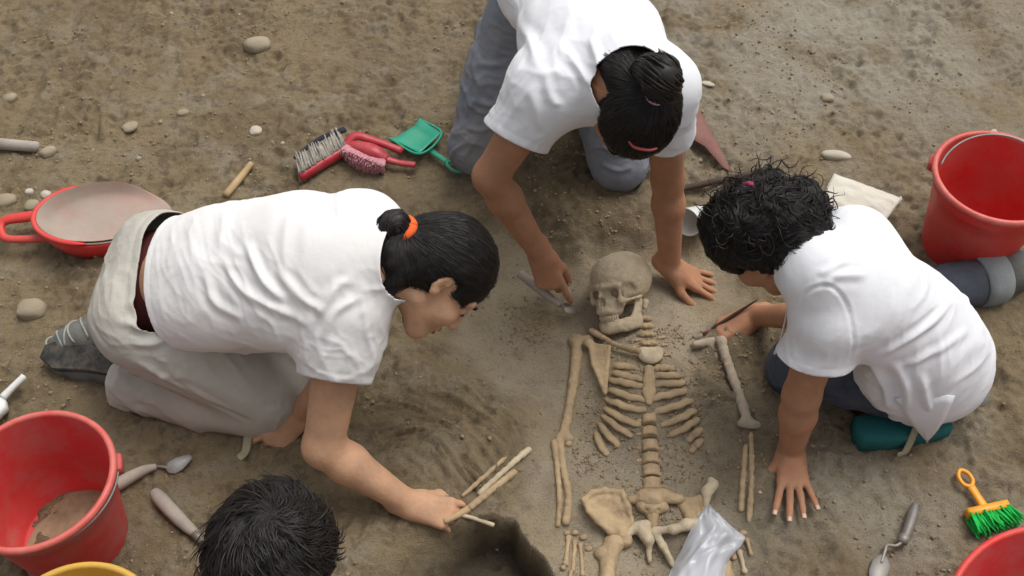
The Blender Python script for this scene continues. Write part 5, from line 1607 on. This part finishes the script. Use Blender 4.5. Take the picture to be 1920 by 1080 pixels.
# ------------------------------------------------------------------ big red scoop behind the kneeling woman
def scoop():
    c = gat(206, 430); root = empty('scoop', c)
    tag(root, 'large red plastic scoop with an open loop handle and dusty grey bed', 'scoop')
    X = unit(gat(300, 395) - gat(90, 430)); X[2] = 0; X = unit(X); Y = V(-X[1], X[0], 0)
    a, b = .170, .112
    def bowl(ins, dz, n=44):
        vs, fs = [], []
        rings = [1.0, .97, .90, .80, .62, .42, .2]
        zz = [.078, .072, .050, .040, .036, .034, .034]
        for r, z in zip(rings, zz):
            for k in range(n):
                t = 2 * math.pi * k / n
                x, y = math.cos(t) * a * r * ins, math.sin(t) * b * r * ins
                open_ = sstep(.25, .95, math.cos(t))
                hz = z - (z - .034) * open_ * .9 + .016 * (-x / a) * r
                vs.append(c + X * x + Y * y + V(0, 0, hz + dz - .010))
        for i in range(len(rings) - 1):
            for k in range(n):
                k2 = (k + 1) % n; fs.append((i * n + k, i * n + k2, (i + 1) * n + k2, (i + 1) * n + k))
        vs.append(c + V(0, 0, .034 + dz - .010)); m = (len(rings) - 1) * n
        for k in range(n): fs.append((m + k, m + (k + 1) % n, len(vs) - 1))
        return vs, fs
    o = part('pan', bowl(1.0, 0), M['dusty_red'], root); m = o.modifiers.new('solidify', 'SOLIDIFY'); m.thickness = .004; m.offset = 1
    part('bed', bowl(.955, .0075), M['dusty_red'], root)
    skirt = []
    n = 40; vs = []; fs = []
    for z, s in ((.070, 1.0), (.03, .93), (.0, .86)):
        for k in range(n):
            t = math.pi * (.86 + .95 * k / (n - 1)); vs.append(c + X * math.cos(t) * a * s + Y * math.sin(t) * b * s + V(0, 0, z - .006 - .012 * math.cos(t)))
    for i in range(2):
        for k in range(n - 1): fs.append((i * n + k, i * n + k + 1, (i + 1) * n + k + 1, (i + 1) * n + k))
    o = part('skirt', (vs, fs), M['red_clean'], root); m = o.modifiers.new('solidify', 'SOLIDIFY'); m.thickness = .004; m.offset = 0
    rimpts = []
    for t in np.linspace(math.pi * .62, math.pi * 1.42, 14):
        rimpts.append(c + X * math.cos(t) * a * 1.0 + Y * math.sin(t) * b * 1.0 + V(0, 0, .070 - .018 * math.cos(t)))
    part('collar', tube(rimpts, [.003] + [.0075] * 12 + [.003], 8, n=40, flat=.8), M['red_clean'], root)
    q = [gat(100, 430) + V(0, 0, .060), gat(60, 434) + V(0, 0, .058), gat(28, 438) + V(0, 0, .056), gat(16, 447) + V(0, 0, .055), gat(15, 460) + V(0, 0, .052), gat(26, 470) + V(0, 0, .050), gat(64, 469) + V(0, 0, .046), gat(116, 463) + V(0, 0, .040)]
    part('handle', tube(q, [.017, .0155, .0145, .0125, .0125, .0105, .0105, .013], 10, n=48, flat=.8), M['red_clean'], root)
scoop()

# ------------------------------------------------------------------ brushes and pans
def bristle_block(p0, p1, q0, q1, depth, m, parent, nu=26, seed=1, name='bristles', splay=.1, r=.0032):
    """a row of tufts from the edge p0-p1 to the tips q0-q1, several rows deep"""
    rg = np.random.default_rng(seed); geo = []
    up = V(0, 0, 1)
    for j in range(4):
        for i in range(nu):
            s = (i + .5 + rg.normal(0, .15)) / nu
            a = p0 * (1 - s) + p1 * s + up * depth * (j / 3 - .5) + rg.normal(0, .002, 3); b = q0 * (1 - s) + q1 * s + up * depth * (j / 3 - .5) * (1 + splay) + rg.normal(0, .003, 3)
            geo.append(tube([a, a * .4 + b * .6 + rg.normal(0, .0012, 3), b], [r * .9, r * 1.1, r * .55], 5, n=3))
    return tag(part(name, join_lists(geo), m, parent), kind='stuff')
def loop_handle(pts, w, hole, m, parent, name='handle'):
    """flat tapering grip with a hanging hole near its end, laid along pts"""
    a, b = pts; d = unit(b - a); s = unit(np.cross(V(0, 0, 1), d)); L = np.linalg.norm(b - a); n = np.cross(d, s)
    part(name, tube([a, a + d * L * .3, a + d * L * .55], [w * .9, w * .75, w * .85], 10, n=9, flat=.6, nrm=n), m, parent)
    e = a + d * L * .55
    ring = [e, e + d * L * .12 + s * w, e + d * L * .33 + s * w, e + d * L * .45, e + d * L * .33 - s * w, e + d * L * .12 - s * w, e]
    part('grip_loop', tube(ring, w * .42, 8, n=36), m, parent)
g = lambda u, v, z=0.0: gat(u, v) + V(0, 0, z)
# red broom with grey bristles
root = empty('hand_broom', g(610, 315)); tag(root, 'red hand broom with long grey bristles lying on the soil', 'brush', 'hand brushes on the soil')
p0, p1 = g(566, 344, .022), g(650, 292, .022)
part('stock', tube([p0, (p0 + p1) / 2 + V(0, 0, .002), p1], [.011, .013, .013], 10, n=12, flat=1.3, nrm=V(0, 0, 1)), M['red_handle'], root)
q0, q1 = g(560, 319, .022), g(632, 268, .024); cx = unit(p1 - p0); cz = V(0, 0, 1); cy = unit(np.cross(cz, cx))
part('bristle_core', prism([((p - p0) @ cx, (p - p0) @ cy) for p in (p0, p1, q1, q0)], (p0 - V(0, 0, .017), cx, cy, cz), .034, .004), M['grey_bristle'], root)
bristle_block(p0, p1, g(558, 314, .024), g(634, 262, .026), .038, M['grey_bristle'], root, 64, 3, r=.0026)
part('handle', tube([g(646, 292, .030), g(668, 277, .045), g(700, 281, .040), g(756, 297, .030)], [.012, .0135, .012, .012], 10, n=26, flat=.7), M['red_handle'], root)
part('dark_bristle_edge', tube([g(556, 316, .040), g(600, 283, .044), g(650, 262, .042)], [.006, .008, .011], 8, n=14, flat=.6), M['dark_cloth'], root)  # dark strip along the bristle tips; its thick end stands in for shadow
# pink brush
root = empty('hand_brush', g(690, 315)); tag(root, 'dusty pink hand brush with fat bristles, lying against the red broom', 'brush', 'hand brushes on the soil')
part('stock', tube([g(728, 313, .032), g(700, 300, .040), g(655, 285, .034)], [.014, .022, .014], 12, n=16, flat=.6), M['red_handle'], root)
part('handle', tube([g(722, 312, .032), g(750, 318, .028), g(780, 321, .026)], [.0125, .010, .010], 10, n=14, flat=.7), M['red_handle'], root)
rg = np.random.default_rng(8); geo = []
a, b = g(650, 290, .030), g(722, 322, .030)
for k in range(420):
    s, t = rg.random(), rg.random()
    p = a * (1 - s) + b * s + V(rg.normal(0, .002), 0, .012 * math.sin(math.pi * t) - .004); w = .018 + .030 * math.sin(math.pi * min(1, .15 + s * .8))
    d = unit(V(-.10 + .3 * (s - .5), -.9, .9 - 2.0 * t)); geo.append(tube([p + V(0, .012, 0), p + d * w * .6, p + d * w * (.9 + .2 * rg.random())], [.004, .0042, .0016], 5, n=3))
tag(part('bristles', join_lists(geo), M['pink_bristle'], root), kind='stuff')
# small green dust pan
root = empty('dustpan', g(782, 270)); tag(root, 'small green plastic dustpan lying beside the grey jeans', 'dustpan')
cs = [g(731, 268, .010), g(788, 232, .010), g(829, 268, .022), g(789, 306, .022)]
vs, fs = [], []
for i in range(7):
    for j in range(7):
        s, t = i / 6, j / 6; p = (cs[0] * (1 - s) + cs[1] * s) * (1 - t) + (cs[3] * (1 - s) + cs[2] * s) * t
        rim = max(abs(s - .5) * 2, t); vs.append(p + V(0, 0, .016 * sstep(.72, 1.0, rim) - .006 * (1 - t)))
for i in range(6):
    for j in range(6): fs.append((i * 7 + j, (i + 1) * 7 + j, (i + 1) * 7 + j + 1, i * 7 + j + 1))
o = part('pan', (vs, fs), M['green_plastic'], root); mm = o.modifiers.new('solidify', 'SOLIDIFY'); mm.thickness = .003; mm.offset = -1
part('rim', tube([cs[0] + V(0, 0, .008), cs[3] + V(0, 0, .016), cs[2] + V(0, 0, .016), cs[1] + V(0, 0, .008)], .0038, 8, n=40), M['green_plastic'], root)
loop_handle((g(806, 292, .024), g(866, 332, .022)), .011, True, M['green_plastic'], root)
# green and yellow brush on the right
root = empty('hand_brush', g(1850, 960)); tag(root, 'hand brush with bright green bristles and yellow loop handle', 'brush', 'hand brushes on the soil')
p0, p1 = g(1808, 972, .020), g(1882, 956, .020)
dd = unit(p1 - p0)
part('stock', prism([(-.002, -.009), (np.linalg.norm(p1 - p0) + .002, -.009), (np.linalg.norm(p1 - p0) + .002, .009), (-.002, .009)], (p0 - V(0, 0, .013), dd, unit(np.cross(V(0, 0, 1), dd)), V(0, 0, 1)), .028, .004), M['yellow_handle'], root)
bristle_block(p0 - V(0, .006, 0), p1 - V(0, .006, 0), g(1826, 1012, .022), g(1912, 986, .022), .024, M['green_bristle'], root, 24, 5, r=.0026)
loop_handle((g(1840, 960, .022), g(1795, 890, .020)), .0125, True, M['yellow_handle'], root)
# white brush at the left edge
root = empty('hand_brush', g(20, 750)); tag(root, 'white plastic brush sticking out from behind the red bucket at the left edge', 'brush', 'hand brushes on the soil')
part('handle', tube([g(14, 758, .030), g(34, 740, .034), g(56, 722, .038)], [.010, .0085, .009], 10, n=14), M['white_plastic'], root)
part('head', prism([(-.055, -.03), (.0, -.03), (.012, -.012), (.012, .012), (0, .03), (-.055, .03)], (g(6, 766, .012), unit(g(56, 722) - g(6, 770)), unit(np.cross(V(0, 0, 1), g(56, 722) - g(6, 770))), V(0, 0, 1)), .026, .005), M['white_plastic'], root)

# ------------------------------------------------------------------ trowels and sticks
def rod(name, label, cat, pts, radii, m, group=None, **k):
    return tag(part(name, tube(pts, radii, 10, **k), m), label, cat, group)
def leaf_blade(a, b, w, thick, m, parent, nrm=V(0, 0, 1), tipw=.15, name='blade'):
    d = unit(b - a); L = np.linalg.norm(b - a); s = unit(np.cross(nrm, d)); n = np.cross(d, s)
    out = [(0, -w * .35), (L * .18, -w * .95), (L * .45, -w), (L * .8, -w * .6), (L, -w * tipw), (L, w * tipw), (L * .8, w * .6), (L * .45, w), (L * .18, w * .95), (0, w * .35)]
    return part(name, prism(out, (a, d, s, n), thick, thick * .4), m, parent)
# wooden handled trowel before the dark head
root = empty('trowel', g(340, 975)); tag(root, 'trowel with worn grey wooden handle pointing at the dark haired head', 'trowel', 'trowels on the soil')
part('handle', tube([g(292, 928, .016), g(305, 943, .017), g(345, 985, .017), g(372, 1008, .016)], [.0115, .0165, .0150, .0100], 12, n=22), M['old_wood'], root)
part('ferrule', tube([g(366, 1003, .016), g(382, 1020, .016)], [.011, .009], 10), M['dull_steel'], root)
part('neck', tube([g(380, 1018, .016), g(388, 1032, .020), g(392, 1040, .014)], [.005, .005, .006], 8, n=10), M['dull_steel'], root)
leaf_blade(g(390, 1036, .010), g(420, 1090, .010), .035, .003, M['steel'], root)
# leaf trowel by the red bucket
root = empty('trowel', g(290, 890)); tag(root, 'narrow leaf trowel with grey handle lying by the red bucket at the left edge', 'trowel', 'trowels on the soil')
part('handle', tube([g(205, 926, .014), g(225, 914, .015), g(268, 890, .015), g(296, 880, .013)], [.010, .0150, .0125, .007], 10, n=18), M['old_wood'], root)
part('neck', tube([g(294, 880, .013), g(310, 882, .016), g(320, 884, .012)], [.0045, .0035, .004], 8, n=8), M['dull_steel'], root)
leaf_blade(g(316, 888, .012), g(362, 862, .016), .017, .003, M['steel'], root, unit(V(.1, -.3, 1)), .3)
# cranked trowel on the right
root = empty('trowel', g(1690, 1000)); tag(root, 'cranked steel trowel with grey handle on the soil below the teal pad', 'trowel', 'trowels on the soil')
part('handle', tube([g(1712, 952, .016), g(1706, 975, .018), g(1696, 1005, .018), g(1690, 1020, .018)], [.008, .0125, .0115, .010], 10, n=18), M['dull_steel'], root)
part('ferrule', tube([g(1692, 1012, .018), g(1687, 1024, .018)], [.0125, .0115], 10), M['steel'], root)
part('neck', tube([g(1688, 1022, .018), g(1676, 1030, .018), g(1660, 1028, .014), g(1656, 1040, .012), g(1650, 1060, .010)], .0042, 8, n=20), M['steel'], root)
leaf_blade(g(1654, 1046, .010), g(1632, 1120, .008), .020, .003, M['steel'], root)
# little trowel in the pointing hand
root = empty('trowel', g(1020, 555)); tag(root, 'small trowel gripped in the hand of the woman at the head of the grave', 'trowel', 'trowels on the soil')
a, b = at(974, 512, .075), at(1050, 572, .055)
part('handle', tube([a, a * .5 + b * .5, b], [.011, .012, .008], 10, n=12), M['old_wood'], root)
part('neck', tube([b, at(1058, 577, .052)], [.0045, .004], 8), M['dull_steel'], root)
leaf_blade(at(1054, 575, .05), at(1082, 585, .028), .016, .003, M['steel'], root)
rod('tool_handle', 'thick grey wooden tool handle lying at the left edge beside a stone', 'handle', [g(-60, 272, .016), g(20, 279, .017), g(74, 283, .016)], [.017, .0165, .0155], M['old_wood'], n=14)
rod('wooden_stick', 'short pale wooden handle lying behind the back of the kneeling woman', 'stick', [g(425, 372, .012), g(452, 340, .013), g(473, 312, .012)], [.0105, .0105, .0085], M['wood'], n=12)
root = empty('red_plate', g(1330, 280)); tag(root, 'dull red flat plate with a dark thin stick, lying behind the leaning arm', 'red_plate')  # flat plate and stick in place of a dark reddish patch of ground
q = [g(1275, 205, .03), g(1302, 212, .035), g(1318, 240, .034), g(1345, 285, .024), g(1372, 330, .012), g(1352, 322, .012), g(1318, 290, .022), g(1280, 262, .026)]
c = sum(q) / 8; X = unit(q[4] - q[0]); Z = unit(np.cross(X, q[2] - q[7]));  Z = Z if Z[2] > 0 else -Z; Y = np.cross(Z, X)
part('blade', prism([((p - c) @ X, (p - c) @ Y) for p in q], (c, X, Y, Z), .004, .0015, .006), M['rust_steel'], root)
part('handle', tube([g(1240, 368, .016), g(1300, 356, .016), g(1420, 330, .016)], .009, 10, n=10), M['dark_wood'], root)
# wooden pick in the fist of the left woman, and a thin pale splint
root = empty('wooden_pick', at(900, 935, .05)); tag(root, 'slim wooden pick held in the fist over the scraped soil', 'pick')
part('shaft', tube([at(832, 978, .062), at(872, 958, .052), at(925, 920, .034), at(972, 886, .022)], [.0075, .0085, .0088, .0105], 10, n=22), M['wood'], root)
root = empty('splint', at(895, 975, .05)); tag(root, 'thin pale wooden splint pointing right from the closed fist', 'stick')
part('shaft', tube([at(850, 962, .058), at(892, 973, .044), at(926, 985, .036)], [.0045, .005, .0055], 8, n=10), M['bone_pale'], root)
# fine brush in the right woman's fingers
root = empty('paint_brush', at(1360, 600, .06)); tag(root, 'fine dark brush held between the fingers above the far shoulder', 'brush')
a, b = at(1420, 562, .135), at(1302, 638, .022)
w = lambda t: a * (1 - t) + b * t
part('shaft', tube([w(0), w(.3), w(.62), w(.74)], [.0022, .0042, .0048, .0042], 8, n=16), M['dark_wood'], root)
part('ferrule', tube([w(.72), w(.86)], [.0048, .0055], 8), M['rust_steel'], root)
part('bristles', tube([w(.86), w(.94), w(1)], [.0052, .0062, .0018], 8, n=8), M['grey_bristle'], root)

# ------------------------------------------------------------------ soft things
# folded canvas sample bag
def sheet(corner, n, fn, name, m, thick, parent=None, **kw):
    c = corner; vs, fs = [], []
    for i in range(n):
        for j in range(n):
            s, t = i / (n - 1), j / (n - 1)
            p = (c[0] * (1 - s) + c[1] * s) * (1 - t) + (c[3] * (1 - s) + c[2] * s) * t
            vs.append(p + V(0, 0, fn(s, t)))
    for i in range(n - 1):
        for j in range(n - 1): fs.append((i * n + j, i * n + j + 1, (i + 1) * n + j + 1, (i + 1) * n + j))
    o = part(name, (vs, fs), m, parent)
    if np.mean([(np.cross(np.array(vs[f[1]]) - vs[f[0]], np.array(vs[f[2]]) - vs[f[0]]))[2] for f in fs]) < 0: o.data.flip_normals()
    mm = o.modifiers.new('solidify', 'SOLIDIFY'); mm.thickness = thick; mm.offset = -1
    return o
root = empty('cloth_bag', g(1612, 380)); tag(root, 'flat cream cloth bag lying on the soil beside the curly head', 'bag')
cs = [g(1563, 330, .0), g(1690, 378, .0), g(1655, 425, .0), g(1530, 385, .0)]
nz = lambda s, t: float(noise2(np.array([s * 3.1]), np.array([t * 3.3]), 3)[0])
sheet(cs, 22, lambda s, t: .012 + .013 * (1 - (2 * s - 1) ** 4) * (1 - (2 * t - 1) ** 4) + .007 * nz(s, t) + .003 * nz(s * 3, t * 3), 'bag_cloth', M['paper'], .004, root)
part('hem', tube([cs[1] + V(-.004, .004, .014), cs[1] * .5 + cs[2] * .5 + V(-.004, .002, .019), cs[2] + V(-.004, -.002, .014)], .0028, 6, n=12), M['paper'], root)
# crumpled clear plastic bag over the hip
def film_bag():
    root = empty('plastic_bag', g(1325, 1030)); tag(root, 'crumpled clear plastic bag lying over the hip bones', 'plastic bag')
    rows = [((1318, 962), (1332, 962)), ((1300, 985), (1352, 980)), ((1290, 1010), (1392, 1012)), ((1275, 1040), (1384, 1034)), ((1258, 1075), (1362, 1060)), ((1240, 1115), (1352, 1110)), ((1228, 1150), (1350, 1150))]
    rows = crom(np.array([list(a) + list(b) for a, b in rows]), 26); n = 22
    for lay in (0, 1):
        vs, fs = [], []
        for i, (u0, v0, u1, v1) in enumerate(rows):
            for j in range(n):
                s = j / (n - 1); p = gat(u0 + (u1 - u0) * s, v0 + (v1 - v0) * s)
                x = i / 25
                hgt = .018 + .038 * math.sin(math.pi * s) ** .7 * (.35 + .65 * min(1, x * 2.2)) * (1 if lay else .35)
                r = float(noise2(np.array([s * 4.5 + 2 * x]), np.array([x * 6.0]), 9 + lay)[0]); r2 = 1 - abs(float(noise2(np.array([s * 6 + 5]), np.array([x * 7.0]), 29 + lay)[0])) * 2
                vs.append(p + V(.003 * r, .003 * r2, hgt + .012 * r + .008 * r2 * math.sin(math.pi * s)))
        for i in range(25):
            for j in range(n - 1): fs.append((i * n + j, i * n + j + 1, (i + 1) * n + j + 1, (i + 1) * n + j))
        part('film', (vs, fs), M['film'], root, subsurf=1)
film_bag()
# white crushed cup behind the curly head
root = empty('cup', g(1300, 432)); tag(root, 'white plastic cup lying on its side by the leaning hand', 'cup')
vs, fs = lathe([(.020, 0), (.024, .001), (.031, .045), (.038, .072), (.041, .074), (.042, .071), (.039, .069), (.0285, .004), (.001, .003)], 32, .05, 3)
part('cup_wall', (xform(vs, g(1318, 418, .036), frame(unit(V(-.72, -.62, .25)))), fs), M['white_plastic'], root)
vs, fs = lathe([(.001, 0), (.021, 0), (.021, .003), (.001, .003)], 24)
part('cup_base', (xform(vs, g(1318, 418, .036), frame(unit(V(-.72, -.62, .25)))), fs), M['white_plastic'], root)
# teal kneeling pad and a webbing strap
root = empty('kneeling_pad', g(1685, 815)); tag(root, 'dark teal foam kneeling pad under the knee of the woman in white', 'pad')
X = unit(g(1770, 800) - g(1600, 822)); X[2] = 0; X = unit(X); Y = V(-X[1], X[0], 0)
L = .225
out = [(.006, .0), (L * .3, -.010), (L * .7, -.008), (L, .004), (L + .004, .06), (L * .5, .07), (.006, .068), (-.004, .03)]
part('foam', prism(out, (g(1607, 847, -.004), X, Y, V(0, 0, 1)), .052, .006), M['teal_foam'], root)
tag(part('strap', tube([g(1716, 790, .085), g(1708, 812, .072), g(1704, 828, .060), g(1696, 850, .008), g(1682, 856, .004)], .0105, 8, n=24, flat=.18, nrm=V(.2, -1, .3)), M['strap']), 'khaki webbing strap hanging over the teal pad', 'strap', 'webbing straps')
tag(part('strap', tube([g(470, 812, .020), g(466, 832, .014), g(460, 850, .006), g(448, 860, .003)], .0105, 8, n=16, flat=.18, nrm=V(0, 0, 1)), M['strap']), 'short greenish strap end sticking out below the beige trouser knee', 'strap', 'webbing straps')
tag(part('plastic_chip', prism([(0, 0), (.022, .004), (.03, .018), (.006, .014)], (g(178, 1004, .003), unit(V(.5, .8, 0)), unit(V(-.8, .5, 0)), V(0, 0, 1)), .006, .002), M['white_plastic']), 'tiny pale plastic scrap on the soil right of the red bucket', 'scrap')

# ------------------------------------------------------------------ stones
def stone(u, v, w, d, hgt, m, label, rot=0.0, seed=0, sink=.35):
    bm = bmesh.new(); bmesh.ops.create_icosphere(bm, subdivisions=3, radius=1)
    A = np.array([x.co[:] for x in bm.verts]); fs = [[x.index for x in f.verts] for f in bm.faces]; bm.free()
    A = A * (1 + .16 * noise3(A * 1.3, seed) + .07 * noise3(A * 3.1, seed + 1))[:, None]
    A = np.sign(A) * np.abs(A) ** .9
    A = A * np.array([w, d, hgt]) / 2; ca, sa = math.cos(rot), math.sin(rot)
    A = np.stack([A[:, 0] * ca - A[:, 1] * sa, A[:, 0] * sa + A[:, 1] * ca, A[:, 2]], 1)
    p = gat(u, v); o = part('stone', (list(A + p + V(0, 0, hgt * (.5 - sink))), fs), M[m])
    tag(o, label, 'stone', 'stones lying on the soil')
for s in ((485, 88, .085, .06, .05, 'stone', 'rounded brown stone set in a small hollow near the top, largest in the far soil', .2, 1),
          (343, 214, .036, .026, .022, 'stone', 'small ochre pebble on the bare soil up left of the white pebble', .3, 2),
          (480, 247, .034, .036, .020, 'stone_pale', 'small white round pebble left of the red broom', 0, 3),
          (60, 584, .078, .062, .05, 'stone', 'smooth brown cobble on the soil left of the laced boot', .1, 4),
          (87, 367, .030, .028, .022, 'stone_pale', 'pale pebble just above the rim of the red scoop', 0, 5),
          (56, 361, .022, .022, .018, 'stone_pale', 'smallest pale pebble in the cluster left of the red scoop', 0, 6),
          (60, 388, .042, .034, .026, 'stone', 'dull brown stone between the pale pebbles and the scoop handle', .5, 7),
          (92, 288, .050, .036, .034, 'stone', 'pale brown stone at the end of the grey tool handle', .9, 8),
          (1565, 294, .082, .034, .028, 'stone_pale', 'long white stone on the soil above the cream cloth bag', -.12, 9),
          (10, 380, .060, .05, .035, 'stone', 'brown stone half out of the picture at the left edge above the scoop handle', .2, 10),
          (20, 186, .044, .034, .026, 'stone', 'grey brown stone high up at the left edge', .6, 11),
          (245, 240, .050, .04, .022, 'stone', 'flat grey stone half sunk in the soil above the scoop', .4, 12),
          (728, 574, .036, .032, .030, 'stone_pale', 'pale clod of soil under the chin of the woman on the left', .4, 13),
          (1862, 250, .022, .02, .018, 'stone_pale', 'pale pebble behind the rim of the red bucket on the right', 0, 14),
          (1330, 158, .055, .02, .010, 'stone_pale', 'thin pale chip of stone right of the white shoulder', -.25, 15),
          (1550, 186, .040, .034, .024, 'stone', 'grey stone lying alone on the far right soil', .2, 16)):
    stone(*s)
